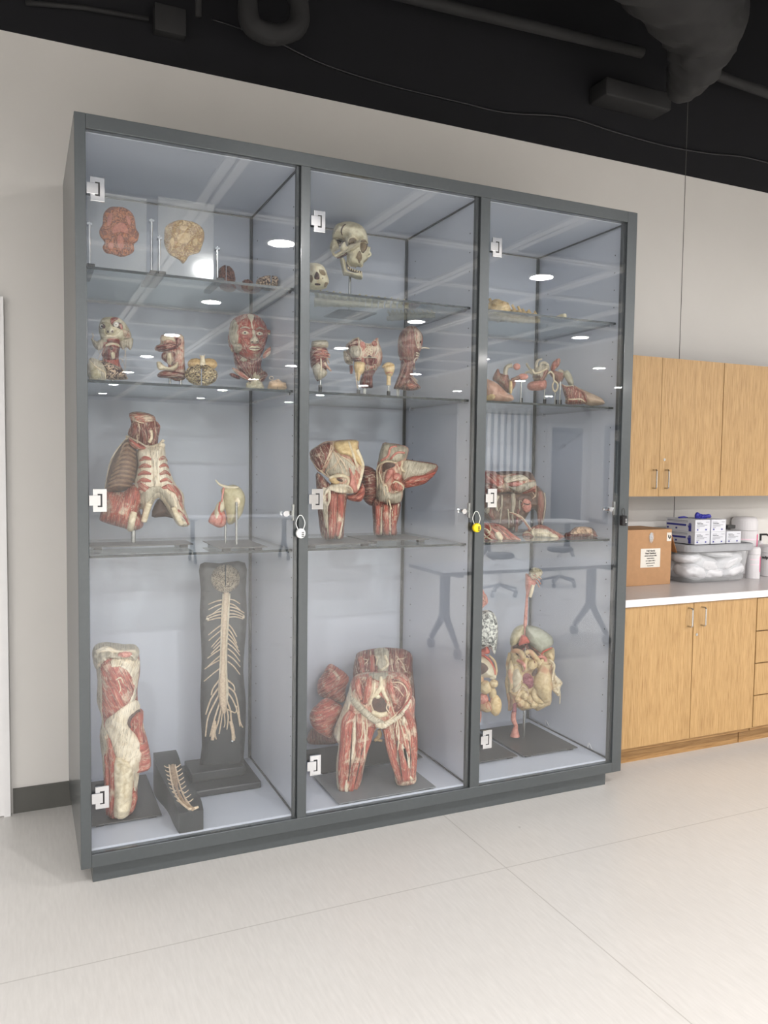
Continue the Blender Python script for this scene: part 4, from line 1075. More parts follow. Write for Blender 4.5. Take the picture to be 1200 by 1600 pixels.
s.inflate('trunk', tissue('beige_plaster', (222, 190, 156), (196, 158, 120), 20, .4), [(800, 1190), (830, 1150), (900, 1140), (950, 1120), (1010, 1165), (1075, 1180), (1092, 1230), (1090, 1300), (800, 1296)], .05, amp=.08)
s.strand('ring', NERVE, [(840+math.cos(a*PI/5)*30, 1106+math.sin(a*PI/5)*24, 5) for a in range(11)], off=0, flat=1)
s.strand('groove', DARK, [(930, 1150, 3), (938, 1220, 3), (935, 1280, 3)], flat=.6)

# ------------------------------------------------------------------ bay 1, third shelf
s = Spec('thorax_model', 'rib cage and neck dissection with red diaphragm muscle on a rod and steel plate', CB, 400, .32, S3)
s.inflate('chest_cavity', BROWN, [(205, 440), (215, 380), (238, 310), (275, 248), (312, 205), (360, 262), (366, 340), (352, 410), (320, 450), (280, 468), (215, 468)], .085, amp=.06, off=-.01)
for k in range(10):
    t_ = k/9; y0 = 250+t_*190; xl = 290-t_*80; 
    s.strand('rib', tissue('rib_brown', (150, 122, 98), (104, 80, 62), 60), [(xl-4, y0+14, 4), ((xl+345)/2-20, y0-14+t_*8, 6), (322-t_*10, y0-20+t_*18, 6), (352, y0+4, 5)], flat=.8, lift=.3)
s.strand('cut_edge', FAS, [(312, 205, 5), (262, 262, 5), (228, 330, 5), (208, 430, 5), (205, 462, 5)], flat=1)
s.inflate('diaphragm', MU, [(205, 466), (290, 468), (335, 432), (380, 440), (400, 500), (375, 560), (392, 600), (386, 645), (340, 660), (290, 647), (190, 617), (176, 595), (192, 525)], .10, amp=.06, fib=12, off=0)
s.inflate('rib_cage', FAS, [(362, 262), (430, 242), (492, 236), (503, 300), (526, 375), (552, 432), (590, 480), (596, 550), (622, 630), (566, 637), (525, 578), (466, 498), (425, 560), (408, 617), (378, 612), (388, 560), (372, 500), (345, 430), (366, 340)], .075, R=60, amp=.06, res=1100, off=.012)
s.patch('sternum', FAS, [(425, 265), (475, 262), (462, 330), (460, 400), (475, 450), (450, 455), (440, 400), (436, 330)], .006, fib=0)
for k in range(5):
    y = 305+k*36
    s.strand('rib_muscle', MU, [(372-k*3, y+12, 5), (400-k*3, y-2, 12), (430, y+4, 5)], flat=.5); s.strand('rib_muscle', MU, [(468+k*2, y+6, 5), (490+k*5, y-4, 11), (508+k*8, y+12, 5)], flat=.5)
s.patch('belly_muscle', MU, [(362, 425), (400, 430), (430, 470), (410, 478), (375, 455)], .008, fib=-50)
s.patch('belly_muscle', MU, [(505, 430), (550, 440), (582, 490), (590, 560), (575, 545), (550, 480), (515, 460)], .008, fib=-35)
s.patch('belly_fascia', FAG, [(380, 480), (440, 440), (480, 445), (540, 500), (560, 560), (600, 610), (575, 610), (530, 550), (480, 480), (450, 480), (400, 545), (375, 550)], .005)
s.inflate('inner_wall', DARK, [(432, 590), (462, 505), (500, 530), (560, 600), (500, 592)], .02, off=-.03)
for a in ([(345, 570, 17), (335, 610, 17), (327, 655, 16)], [(420, 525, 17), (406, 570, 16), (394, 615, 15)], [(540, 545, 12), (560, 590, 15), (583, 630, 12)]): s.strand('rib_end', TEN, a, flat=.8, lift=.5)
s.strand('side_strip', MU, [(560, 560, 8), (590, 590, 9), (612, 630, 6)], flat=.7)
s.inflate('neck', MUD, [(322, 82), (380, 74), (442, 92), (455, 120), (475, 148), (466, 200), (458, 245), (410, 255), (345, 215), (314, 182), (332, 132)], .062, amp=.12, ribs=.2)
s.patch('neck_top', MUL, [(325, 84), (380, 76), (440, 94), (450, 118), (400, 128), (335, 118)], .008, fib=80)
s.strands('neck_muscle', MUD, [[(345, 130, 10), (350, 170, 14), (335, 190, 8)], [(385, 150, 9), (398, 190, 13), (400, 230, 7)], [(410, 150, 8), (420, 190, 10), (408, 235, 6)], [(448, 150, 9), (450, 190, 12), (440, 228, 7)], [(455, 125, 6), (470, 150, 6), (440, 158, 5)]], lift=.3)
s.strand('windpipe', TEN, [(428, 165, 8), (430, 200, 9), (420, 225, 8)], lift=.8)
s.inflate('shoulder_muscle', MU, [(318, 200), (345, 215), (400, 245), (395, 262), (355, 258), (325, 235)], .03, off=.04, fib=-50)
s.strand('collar_bone', FAS, [(305, 195, 7), (350, 212, 8), (400, 240, 7), (440, 248, 7)], lift=.5); s.strand('collar_bone', FAS, [(492, 212, 8), (470, 235, 8), (430, 248, 8)], lift=.5); s.blob('shoulder_end', FAS, 483, 240, 16, 16, 16)
s.web('tendon_fibres', NERVE, [[(365, 125, 3), (345, 100, 2)], [(370, 130, 3), (385, 98, 2)], [(365, 130, 4), (378, 160, 3)], [(350, 115, 2), (372, 125, 4), (395, 130, 2)], [(360, 190, 2), (362, 240, 2)], [(400, 200, 2), (415, 240, 2), (425, 250, 2)]], lift=.8)
s.rod(342, 640, S3+.014, .0095, -.02)
s.plate(.052, .455, .225, .395, S3)
s = Spec('stomach_model', 'small olive stomach and pink gland specimen on two rods over a steel plate', CB, 835, .20, S3)
s.inflate('stomach', STOM, [(775, 455), (805, 440), (838, 434), (872, 452), (893, 490), (890, 540), (872, 590), (832, 627), (806, 624), (800, 580), (790, 540), (782, 500)], .045, amp=.08)
s.inflate('pancreas', PINK, [(712, 612), (738, 562), (765, 540), (790, 560), (802, 600), (795, 635), (765, 646), (730, 630)], .03, amp=.12)
s.inflate('duodenum', GUTP, [(748, 540), (770, 512), (790, 500), (796, 550), (775, 580), (765, 610), (740, 600)], .024, off=.01, amp=.15)
s.strand('vessel', TRAC, [(770, 520, 4), (765, 560, 5), (780, 590, 4), (775, 625, 4)], lift=.5)
s.strand('vessel', GUTP, [(748, 410, 3), (765, 430, 5), (785, 440, 7), (820, 448, 8), (862, 446, 5)], off=.03)
s.strand('vessel', PINK, [(790, 440, 5), (785, 470, 5), (778, 520, 4)], off=.03)
s.blob('opening', TEN, 855, 520, 14, 24, 6, lift=.2)
s.rod(797, 620, S3+.012, .0045, -.01); s.rod(851, 520, S3+.012, .0048, .05)
s.plate(.515, .712, .03, .34, S3)

# ------------------------------------------------------------------ bay 1, floor
s = Spec('leg_section', 'tall leg section with salmon muscles and cream fascia in the bottom left corner', CC_, 250, .27, SF, zm=.0145)
s.inflate('leg', MU, [(140, 470), (160, 440), (240, 450), (330, 445), (348, 480), (352, 560), (340, 640), (346, 720), (368, 745), (365, 800), (385, 870), (402, 960), (396, 1012), (345, 1030), (340, 1120), (330, 1195), (295, 1225), (262, 1236), (200, 1225), (186, 1100), (178, 960), (165, 860), (176, 780), (152, 700), (156, 600)], .085, amp=.06, res=1600, fib=4, ribs=.12)
s.patch('side_fascia', FAG, [(140, 480), (175, 520), (180, 640), (182, 780), (205, 860), (195, 960), (186, 1060), (176, 960), (165, 860), (175, 780), (152, 700), (155, 600)], .004)
s.patch('thigh_muscle', MU, [(178, 520), (300, 530), (330, 600), (310, 690), (270, 730), (200, 780), (182, 740), (176, 620)], .012, fib=-28, ribs=.25)
s.patch('thigh_fascia', FAS, [(230, 500), (340, 500), (348, 560), (336, 640), (330, 690), (300, 700), (318, 640), (300, 570), (255, 540), (215, 545)], .004, fib=20)
s.patch('knee_fascia', FAS, [(188, 805), (240, 745), (330, 692), (352, 735), (305, 770), (298, 815), (345, 870), (365, 930), (335, 1010), (300, 1000), (240, 960), (215, 880)], .010, fib=10, res=500)
s.patch('shin', TEN, [(238, 960), (300, 980), (322, 1020), (318, 1100), (300, 1224), (232, 1234), (234, 1120), (228, 1040)], .022, res=500)
s.patch('shin_fascia', FAS, [(300, 980), (340, 950), (350, 1020), (336, 1110), (325, 1120), (318, 1040)], .006)
s.inflate('kneecap_muscle', MU, [(300, 790), (315, 755), (345, 738), (368, 760), (366, 820), (385, 880), (350, 900), (325, 850)], .045, off=.035, fib=0)
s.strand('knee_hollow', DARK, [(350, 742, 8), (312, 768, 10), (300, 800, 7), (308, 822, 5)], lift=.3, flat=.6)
s.inflate('calf_muscle', MU, [(345, 860), (385, 880), (400, 960), (396, 1010), (330, 1028), (345, 960), (330, 910)], .03, off=.045, fib=75, ribs=.3)
s.strands('leg_muscle', MU, [[(205, 870, 10), (225, 950, 18), (228, 1080, 17), (220, 1220, 14)], [(193, 950, 8), (205, 1050, 15), (205, 1220, 12)]], lift=.1, flat=.8)
s.strands('leg_muscle', MU, [[(318, 1120, 14), (325, 1150, 16), (308, 1210, 12)]], lift=.1)
s.inflate('hip_cap', FAG, [(132, 462), (150, 438), (200, 430), (262, 438), (330, 442), (350, 468), (335, 498), (270, 505), (215, 495), (170, 530), (145, 540), (132, 500)], .085, amp=.3, freq=30)
s.strand('capsule_fold', FAS, [(150, 470, 10), (200, 462, 12), (260, 470, 10), (330, 465, 8)], lift=.4, lump=.5)
s.blob('joint_socket', PINK, 282, 482, 30, 14, 14, amp=.3)
s.web('tendon_fibres', NERVE, [[(190, 860, 3), (200, 900, 3), (195, 960, 2)], [(198, 850, 3), (215, 920, 3), (225, 960, 2)], [(250, 600, 3), (262, 640, 3), (255, 660, 2)], [(240, 600, 3), (262, 590, 4), (275, 615, 3)], [(365, 800, 2), (372, 850, 2)]], lift=.8)
s.plate(.05, .322, .20, .66, SF, th=.004, foot=.010)
# nervous system board
s = Spec('nervous_system_board', 'tall black display board with brain, spinal cord and branching nerves', CC_, 740, .50, SF)
bl = [(630, 64), (720, 60), (838, 57), (841, 180), (847, 300), (838, 430), (830, 560), (842, 700), (839, 850), (832, 960), (830, 1042), (636, 1062), (639, 900), (631, 700), (637, 500), (629, 300), (633, 180)]
M_BOARD = plain('black_board', (40, 43, 45), .38, var=.03)
s.inflate('board', M_BOARD, bl, .010, R=4, amp=0, res=300)
bx = s.P(735, 1040)
obj('base_step', B(.485, .725, .43, .60, SF+.032, SF+.075, bev=.004), M_BOARD, s.e)
obj('stand_base', B(.455, .775, .335, .66, SF, SF+.032, bev=.006), M_BOARD, s.e)
brain(s, 748, 130, 64, 62, CTXS, off=.02)
s.blob('cerebellum', CTXS, 748, 178, 38, 16, 18, off=.05, amp=.05)
s.strand('spinal_cord', NERVE, [(752, 185, 12), (750, 230, 12), (744, 330, 11), (740, 440, 10), (736, 560, 13), (735, 640, 18), (738, 710, 17), (742, 755, 6)], off=.022, flat=.8, lump=.15)
s.strand('cord_sheath', FAS, [(738, 200, 5), (732, 330, 6), (728, 440, 5), (724, 560, 6), (722, 660, 8), (732, 740, 5)], off=.02); s.strand('cord_sheath', FAS, [(766, 200, 5), (758, 330, 6), (752, 440, 5), (750, 560, 6), (754, 660, 8), (746, 740, 5)], off=.02)
ln = [(235, 668, 250, 3), (252, 668, 275, 3), (268, 690, 292, 2.6), (285, 660, 308, 3), (300, 656, 320, 3), (318, 664, 326, 3), (345, 668, 392, 3), (368, 670, 418, 3), (392, 682, 448, 3), (412, 690, 455, 2.6), (430, 680, 480, 3), (455, 664, 500, 3), (480, 655, 548, 3), (505, 650, 550, 2.6), (540, 648, 606, 3)]
for y0, xe, ye, w_ in ln: s.strand('nerve', NERVE, [(738, y0-6, w_), ((738+xe)/2+4, (y0+ye)/2-8, w_), (xe, ye, w_*.7)], off=.013)
rn = [(232, 815, 248), (250, 815, 275), (266, 835, 290), (282, 835, 302), (300, 836, 312), (316, 830, 318), (345, 800, 400), (366, 800, 430), (390, 806, 452), (412, 812, 470), (436, 815, 488), (460, 815, 515), (490, 816, 540), (520, 815, 575)]
for y0, xe, ye in rn: s.strand('nerve', NERVE, [(758, y0-6, 3), ((758+xe)/2, (y0+ye)/2-10, 3), (xe, ye, 2.2)], off=.013)
s.strand('nerve_end', FAS, [(658, 316, 6), (672, 318, 6)], off=.014); s.strand('nerve_end', FAS, [(826, 308, 6), (836, 310, 6)], off=.014)
low = [[(718, 600, 4), (690, 640, 3.5), (682, 670, 3)], [(720, 630, 4), (680, 690, 4), (656, 760, 3)], [(722, 660, 4), (690, 720, 4), (665, 780, 3.5), (655, 862, 3)], [(726, 690, 4), (700, 770, 4), (676, 862, 3.5)], [(730, 715, 4), (715, 790, 4), (700, 840, 3), (705, 875, 3)], [(734, 740, 3), (728, 790, 3), (718, 850, 3)], [(742, 750, 3), (745, 800, 2.5), (740, 820, 2)], [(757, 600, 4), (785, 625, 3), (790, 650, 2.5)], [(757, 630, 4), (790, 660, 3.5), (806, 720, 3.5), (815, 790, 3), (828, 820, 3)], [(756, 655, 4), (780, 690, 3.5), (802, 745, 3), (815, 815, 3)], [(752, 690, 4), (770, 740, 4), (775, 790, 4), (792, 870, 3.5)], [(748, 715, 4), (760, 770, 3.5), (754, 830, 2.5)], [(746, 730, 3), (775, 745, 3), (795, 750, 3), (800, 720, 2.5)]]
s.strands('nerve', NERVE, low, off=.013)
s.strand('sacral_nerve', NERVE, [(700, 790, 6), (694, 830, 9), (688, 878, 10)], off=.014, lump=.3); s.strand('sacral_nerve', NERVE, [(772, 790, 7), (782, 840, 9), (784, 880, 9)], off=.014, lump=.3)
s.blob('screw_head', M_CHROME, 778, 884, 7, 7, 4, off=.018, amp=0, sub=2)
# small cord block
s = Spec('spinal_cord_block', 'small black wavy block with a short spinal cord piece, in front of the tall board', CC_, 540, .22, SF)
bm = bmesh.new(); n_ = 22; rows = []
for i in range(n_+1):
    t_ = i/n_; y = .03+t_*.46; zt = SF+.072+.085*t_+.014*math.sin(t_*7.5+.6)
    cxm = .408-.028*t_+.004*math.sin(t_*6); hw = .047+.004*math.sin(t_*9)
    rows.append([bm.verts.new(v) for v in ((cxm-hw, y, SF), (cxm+hw, y, SF), (cxm+hw, y, zt), (cxm-hw, y, zt))])
for a, b in zip(rows, rows[1:]):
    for k in range(4): bm.faces.new((a[k], a[(k+1) % 4], b[(k+1) % 4], b[k]))
bm.faces.new(rows[0]); bm.faces.new(rows[-1][::-1])
s.trees.append(BVHTree.FromBMesh(bm)); obj('block', bm, M_BOARD, s.e)
s.strand('spinal_cord', tissue('cord_tan', (178, 152, 124), (130, 104, 80), 80), [(500, 992, 12), (512, 1060, 14), (528, 1120, 15), (555, 1170, 16), (600, 1205, 12)], flat=.5, lump=.2)
for sg in (-1, 1): s.strand('cord_edge', NERVE, [(500+sg*14, 992, 3), (512+sg*16, 1060, 4), (530+sg*17, 1120, 4), (555+sg*16, 1165, 5), (590+sg*8, 1200, 5)], flat=.9, lift=.8)
for k in range(9):
    y = 1006+k*20; x = 500+k*5+max(0, k-5)*6
    s.strand('nerve', NERVE, [(x-12, y, 3), (x-26, y-2, 3), (x-36, y-9, 2.2)], flat=.9, lift=.6); s.strand('nerve', NERVE, [(x+16, y, 3), (x+28, y-6, 3), (x+40, y-16, 2.2)], flat=.9, lift=.6)
s.strand('nerve', FAS, [(500, 1118, 3), (530, 1112, 4), (555, 1120, 3)], lift=1.2); s.strand('nerve_end', NERVE, [(575, 1198, 6), (600, 1196, 8), (622, 1188, 6)], lift=.6)
CL, CM, CN, CO, CQ, CR = (480, 310, 7.5), (480, 500, 6.0), (750, 440, 5.4545), (750, 540, 5.714), (745, 725, 6.0), (740, 880, 5.0)
# ------------------------------------------------------------------ bay 2, top shelf
s = Spec('skull', 'large ivory skull opened at the side, raised on a steel rod, top shelf', CL, 500, .50, S1, 'skull')
s.inflate('cranium', BONE, [(296, 470), (300, 390), (335, 325), (400, 295), (470, 285), (545, 292), (620, 320), (675, 370), (700, 425), (712, 500), (690, 540), (600, 530), (540, 560), (470, 560), (440, 500), (350, 480)], .085, amp=.04, res=800)
s.strand('fracture', DARK, [(450, 302, 6), (412, 340, 9), (400, 390, 8), (412, 432, 5)], flat=.5)
s.strand('suture', FAT, [(412, 432, 4), (430, 490, 4), (462, 540, 4)], flat=.5)
s.inflate('temporal_bone', BONE, [(300, 480), (335, 490), (360, 530), (378, 590), (340, 610), (290, 640), (265, 590), (272, 530)], .035, off=-.01, amp=.1)
s.patch('temple_opening', tissue('bone_hollow_shade', (120, 106, 84), (72, 62, 48), 40), [(345, 478), (400, 470), (440, 500), (420, 540), (375, 560), (352, 520)], .002)  # dark patch on solid bone, standing in for a shaded hollow
s.inflate('sphenoid_wing', BONE, [(400, 545), (440, 510), (460, 560), (490, 575), (430, 625), (380, 600)], .02, off=.055, amp=.1)
s.inflate('face', BONE, [(470, 560), (540, 540), (600, 520), (690, 520), (712, 560), (735, 600), (720, 690), (690, 735), (660, 760), (650, 800), (610, 800), (560, 800), (490, 790), (460, 760), (466, 680), (450, 620)], .05, off=.03, amp=.12, res=800)
s.patch('orbit', tissue('orbit_shade_brown', (150, 128, 96), (96, 78, 54), 50), [(486, 480), (530, 458), (572, 470), (568, 520), (530, 550), (490, 545)], .002)  # brown tone paints the shade of sockets and openings onto solid bone
s.patch('orbit', MATS['orbit_shade_brown'], [(628, 500), (660, 472), (696, 495), (700, 560), (676, 620), (640, 640), (618, 580)], .002)
s.strand('brow', BONE, [(480, 500, 9), (500, 458, 11), (550, 452, 11), (592, 490, 9)], lift=.6); s.strand('brow', BONE, [(612, 510, 8), (640, 474, 10), (685, 478, 10), (712, 530, 8)], lift=.6)
s.strand('cheek_arch', BONEG, [(330, 690, 10), (400, 665, 15), (470, 620, 17), (540, 590, 16), (610, 545, 12)], lift=.6, lump=.4, flat=.9)
s.strand('cheek_arch', BONEG, [(300, 640, 14), (330, 670, 16), (400, 630, 15), (460, 600, 10)], off=.05, lump=.3)
s.strand('cheek_hollow', DARK, [(350, 700, 8), (410, 680, 12), (470, 645, 9)], off=.06, flat=.6)
s.strand('cheek_bone', BONE, [(735, 570, 8), (722, 620, 16), (745, 660, 10), (700, 690, 12)], off=.05, lump=.3)
s.strand('orbit_gap', DARK, [(705, 530, 5), (690, 590, 7), (655, 640, 5)], lift=1, flat=.5)
s.patch('nasal_opening', MATS['orbit_shade_brown'], [(590, 640), (615, 610), (640, 660), (640, 710), (610, 760), (590, 720), (570, 690)], .002)
s.patch('upper_jaw', BONE, [(470, 660), (540, 645), (585, 660), (570, 700), (600, 760), (580, 800), (520, 780), (470, 720)], .012)
for k in range(5): s.blob('tooth', TEN, 478+k*22, 782+k*5, 8, 15, 8, lift=.3, amp=.05, sub=2)
for k in range(2): s.blob('tooth', TEN, 630+k*18, 800-k*14, 8, 13, 8, lift=.3, amp=.05, sub=2)
s.inflate('lower_jaw', BONE, [(380, 700), (420, 700), (450, 740), (460, 820), (480, 860), (560, 880), (640, 880), (650, 900), (640, 945), (560, 935), (470, 900), (420, 895), (405, 820)], .04, off=.02, amp=.1, res=600)
s.patch('jaw_gap', MATS['bone_hollow_shade'], [(460, 735), (490, 800), (540, 830), (600, 850), (630, 850), (640, 870), (560, 868), (490, 845), (462, 800)], .002)
for k in range(7): s.blob('tooth', TEN, 480+k*26, 815+k*9, 9, 15, 9, off=.055, amp=.05, sub=2)
s.rod(500, 880, S1+.006, .006, -.02)
obj('base_plate', B(s.P0.x-.09, s.P0.x+.10, s.P0.y-.10, s.P0.y+.10, S1, S1+.006, bev=.001), M_PLATE, s.e)
s = Spec('skull', 'small white skull at the left end of the top shelf in the middle bay', CL, 120, .20, S1, 'skull')
s.inflate('cranium', BONE, [(20, 780), (60, 765), (120, 768), (175, 790), (215, 835), (240, 910), (256, 970), (240, 1010), (200, 1055), (20, 1060), (15, 900)], .07, amp=.05, res=700)
s.patch('nasal_opening', DARK, [(112, 856), (140, 890), (148, 935), (125, 952), (88, 945), (84, 905)], .002)
s.patch('orbit', MATS['orbit_shade_brown'], [(135, 835), (190, 838), (215, 880), (205, 908), (160, 890)], .002)
s.patch('orbit', MATS['orbit_shade_brown'], [(30, 900), (60, 905), (68, 960), (45, 990), (28, 960)], .002)
s.strand('suture', FAT, [(98, 775, 2), (104, 830, 2.5), (112, 856, 2)], lift=.8); s.strand('suture', FAT, [(125, 955, 2), (120, 980, 3), (145, 1000, 2)], lift=.8)
s.blob('bone_hole', DARK, 182, 935, 7, 9, 4, amp=0, sub=2); s.patch('mouth', DARK, [(92, 995), (150, 1000), (150, 1020), (95, 1018)], .002)
for k in range(5): s.blob('tooth', TEN, 92+k*15, 1022, 7, 10, 6, amp=.05, sub=2)
s.patch('cheek_hollow', MATS['orbit_shade_brown'], [(205, 985), (245, 990), (225, 1030), (200, 1040)], .002)
def vertebra_bm(p, axis, size, roll, seed):
    bm = bmesh.new(); ax = Vector(axis).normalized(); up = Vector((0, 0, 1)); sd = ax.cross(up).normalized()
    R_ = Matrix.Rotation(roll, 3, ax); up = R_ @ up; sd = R_ @ sd; L = size*.42
    tube(bm, [p-ax*L, p-ax*L*.6, p+ax*L*.6, p+ax*L], [size*.50, size*.42, size*.42, size*.50], 12, lump=.15, uvo=seed)
    tube(bm, [p+up*size*.4, p+up*size*.9-ax*size*.15, p+up*size*1.45-ax*size*.5], [size*.30, size*.20, size*.14], 6, lump=.3)
    for g in (-1, 1):
        tube(bm, [p+up*size*.5, p+up*size*.75+sd*g*size*.6, p+up*size*.7+sd*g*size*1.15], [size*.24, size*.17, size*.13], 6, lump=.3)
        tube(bm, [p+up*size*.55+sd*g*size*.3, p+up*size*.7+sd*g*size*.35+ax*size*.5], [size*.2, size*.13], 6)
    return bm
def column(name, label, A, B_, n, s0, s1, mat, sag=0.0, seed=1):
    t = thing(name, label, 'spine model', ((A.x+B_.x)/2, (A.y+B_.y)/2, S1))
    random.seed(seed)
    for i in range(n):
        u = (i+.5)/n; sz = s0+(s1-s0)*u
        p = A.lerp(B_, u); p.y += sag*math.sin(u*PI*1.6); p.z = S1+sz*.62
        obj('vertebra', vertebra_bm(p, B_-A, sz, random.uniform(-.25, .25), i), mat, t, smooth=True)
    return t
def onS(px, py, h=.02): return onZ(px, py, S1+h)
t = column('vertebral_column', 'long row of pale vertebrae lying along the middle bay top shelf, front row', onS(492, 474), onS(640, 477), 15, .040, .022, BONEG, .0, 3)
t = column('vertebral_column', 'shorter row of pale vertebrae at the rear of the middle bay top shelf', onS(606, 497), onS(680, 491), 11, .030, .020, BONEG, .0, 4)
t = column('bone_cluster', 'creamy pile of vertebrae with upright spines on the right bay top shelf', onS(768, 492, .04), onS(843, 498, .03), 9, .058, .030, FAT, .0, 5)
a = onS(778, 490, .03)
bm = bmesh.new(); bmesh.ops.create_icosphere(bm, subdivisions=4, radius=1)
for v in bm.verts:
    m_ = 1+.25*noise.noise(v.co*2.5); v.co = Vector((v.co.x*.055*m_, v.co.y*.06*m_, v.co.z*.042*m_))+Vector((a.x-.015, a.y-.02, S1+.046))
obj('sacrum', bm, FAT, t, smooth=True)
a, b = onS(868, 497, .01), onS(884, 494, .012); bm = bmesh.new()
tube(bm, spline([(a.x, a.y, S1+.010), ((a.x+b.x)/2, (a.y+b.y)/2, S1+.016), (b.x, b.y, S1+.012)], 5), [.006, .007, .008, .008, .008, .009, .010, .011, .012, .012, .009], 8, lump=.2)
props(obj('loose_bone', bm, BONE, smooth=True), 'single small white bone lying on the right bay top shelf', 'bone')

# ------------------------------------------------------------------ bay 2, second shelf
s = Spec('larynx_model', 'tongue and larynx on a rod at the left end of the middle bay, second shelf', CM, 120, .22, S2)
s.inflate('top_cap', FAG, [(40, 210), (60, 197), (120, 190), (190, 198), (192, 258), (120, 268), (45, 262)], .035, amp=.1, fib=90)
s.inflate('throat_muscle', MUD, [(32, 262), (110, 250), (180, 265), (195, 300), (215, 330), (180, 360), (190, 420), (180, 470), (120, 480), (50, 460), (30, 400)], .042, amp=.2, fib=60)
s.strands('muscle_strip', MUL, [[(60, 330, 8), (130, 318, 9), (215, 330, 6)], [(70, 350, 8), (150, 345, 8), (215, 350, 4)], [(140, 290, 10), (180, 350, 8), (207, 410, 5)], [(160, 400, 12), (190, 440, 12), (225, 480, 7)], [(90, 275, 10), (150, 285, 9), (195, 300, 5)]], lift=.6)
s.inflate('larynx_cartilage', FAG, [(48, 450), (90, 380), (125, 360), (145, 440), (186, 480), (178, 520), (140, 550), (100, 568), (70, 530)], .032, off=.018, amp=.15)
s.strand('windpipe_strip', TEN, [(128, 360, 6), (132, 420, 7), (130, 480, 5)], lift=.6)
s.strand('muscle_tip', MUD, [(80, 530, 12), (105, 570, 12)], off=.01)
s.rod(122, 540, S2+.03, .0045); s.socket(122, 612, S2, .05, bw=.085)
s = Spec('skull_base_section', 'wide cut skull base seen from behind with two red orbit lobes on rods', CM, 540, .32, S2)
s.inflate('section', MUL, [(362, 250), (380, 220), (430, 180), (480, 165), (500, 190), (540, 215), (590, 220), (640, 175), (662, 170), (672, 210), (700, 290), (706, 350), (690, 420), (660, 450), (640, 480), (560, 500), (500, 470), (430, 380), (380, 330)], .06, R=50, amp=.12, res=900)
s.inflate('neck', MUD, [(500, 440), (640, 460), (610, 540), (615, 630), (570, 640), (520, 640), (490, 600), (510, 520)], .04, amp=.15, ribs=.3)
s.patch('side_muscle', MUD, [(385, 230), (470, 175), (478, 240), (430, 235), (390, 262)], .01)
s.patch('grey_mass', FAG, [(400, 260), (470, 240), (500, 300), (480, 350), (430, 345), (390, 300)], .014)
s.inflate('brain_part', CTXS, [(338, 310), (355, 285), (390, 320), (425, 370), (430, 410), (395, 420), (352, 390)], .03, off=.02)
s.strand('bone_rim', FAS, [(482, 165, 5), (488, 230, 7), (510, 300, 7), (500, 345, 6)], lift=.7); s.strand('bone_rim', FAS, [(665, 170, 5), (650, 230, 5), (668, 270, 6), (640, 330, 6)], lift=.7)
s.strand('bone_rim', FAS, [(500, 185, 5), (545, 220, 6), (600, 225, 6), (640, 185, 5)], lift=.7)
for x, y, r in ((515, 230, 26), (632, 222, 24)): s.blob('orbit_lobe', PINK if x < 600 else MU, x, y, r, r*1.1, r*.7)
for x, y, r in ((565, 235, 13), (585, 262, 12), (560, 275, 12), (562, 305, 13), (600, 300, 14), (575, 330, 8)): s.strand('sinus_ring', TEN, [(x+math.cos(a*PI/4)*r, y+math.sin(a*PI/4)*r, 4.5) for a in range(9)], lift=.6)
s.patch('airway', DARK, [(565, 345), (582, 328), (605, 345), (600, 352)], .003)
s.patch('palate', MUD, [(540, 360), (600, 355), (655, 362), (650, 410), (600, 430), (550, 410)], .010); s.patch('red_band', MUD, [(432, 355), (500, 360), (505, 385), (440, 385)], .012)
s.strand('palate_edge', FAS, [(525, 350, 6), (590, 352, 5), (650, 356, 6)], lift=.7)
for x in (566, 632): s.strand('gland_ring', FAS, [(x+math.cos(a*PI/4)*13, 440+math.sin(a*PI/4)*24, 5) for a in range(9)], lift=.6)
s.strand('hanging_muscle', MUD, [(412, 425, 17), (415, 460, 17), (412, 505, 12)], off=.0, flat=.8)
s.strands('neck_muscle', MUD, [[(545, 500, 12), (530, 560, 16), (520, 630, 12)], [(590, 500, 12), (600, 560, 14), (595, 630, 10)], [(565, 510, 10), (562, 580, 12), (560, 635, 8)]], lift=.3)
for x in (532, 546): s.rod(x, 620, S2+.008, .004)
obj('stand_base', B(s.P0.x-.11, s.P0.x+.05, s.P0.y-.05, s.P0.y+.05, S2, S2+.008, bev=.002), M_BLKPLASTIC, s.e)
s = Spec('brainstem_model', 'cream brainstem on a thin rod in front of the cut skull base', CM, 475, .16, S2)
s.inflate('brainstem', FAT, [(440, 400), (480, 388), (535, 400), (542, 440), (530, 490), (500, 520), (492, 565), (470, 572), (460, 520), (442, 470)], .032, amp=.2)
s.strand('nerve', NERVE, [(455, 500, 5), (462, 570, 5), (470, 640, 3)], off=.01); s.rod(480, 560, S2+.02, .0028)
s.socket(480, 655, S2, .03, bw=.05)
s = Spec('brainstem_model', 'beige brainstem with a mushroom cap on a rod between skull base and half head', CM, 763, .20, S2)
s.inflate('cap', FAT, [(700, 440), (730, 405), (770, 396), (808, 410), (815, 430), (770, 440), (720, 452)], .028, amp=.1)
s.inflate('bulge', FAT, [(722, 432), (810, 420), (820, 460), (800, 520), (785, 530), (750, 525), (730, 500)], .03, amp=.15)
s.strand('stem', FAT, [(766, 520, 22), (764, 560, 20), (763, 612, 21)], off=0, flat=.9); s.strand('groove', PINK, [(740, 500, 5), (770, 490, 5), (800, 498, 4)], lift=.6)
s.rod(763, 600, S2+.02, .004); s.socket(763, 668, S2, .035, bw=.06)
s = Spec('half_head_model', 'half head in profile with brown skinned scalp, split face and muscular neck', CM, 960, .36, S2)
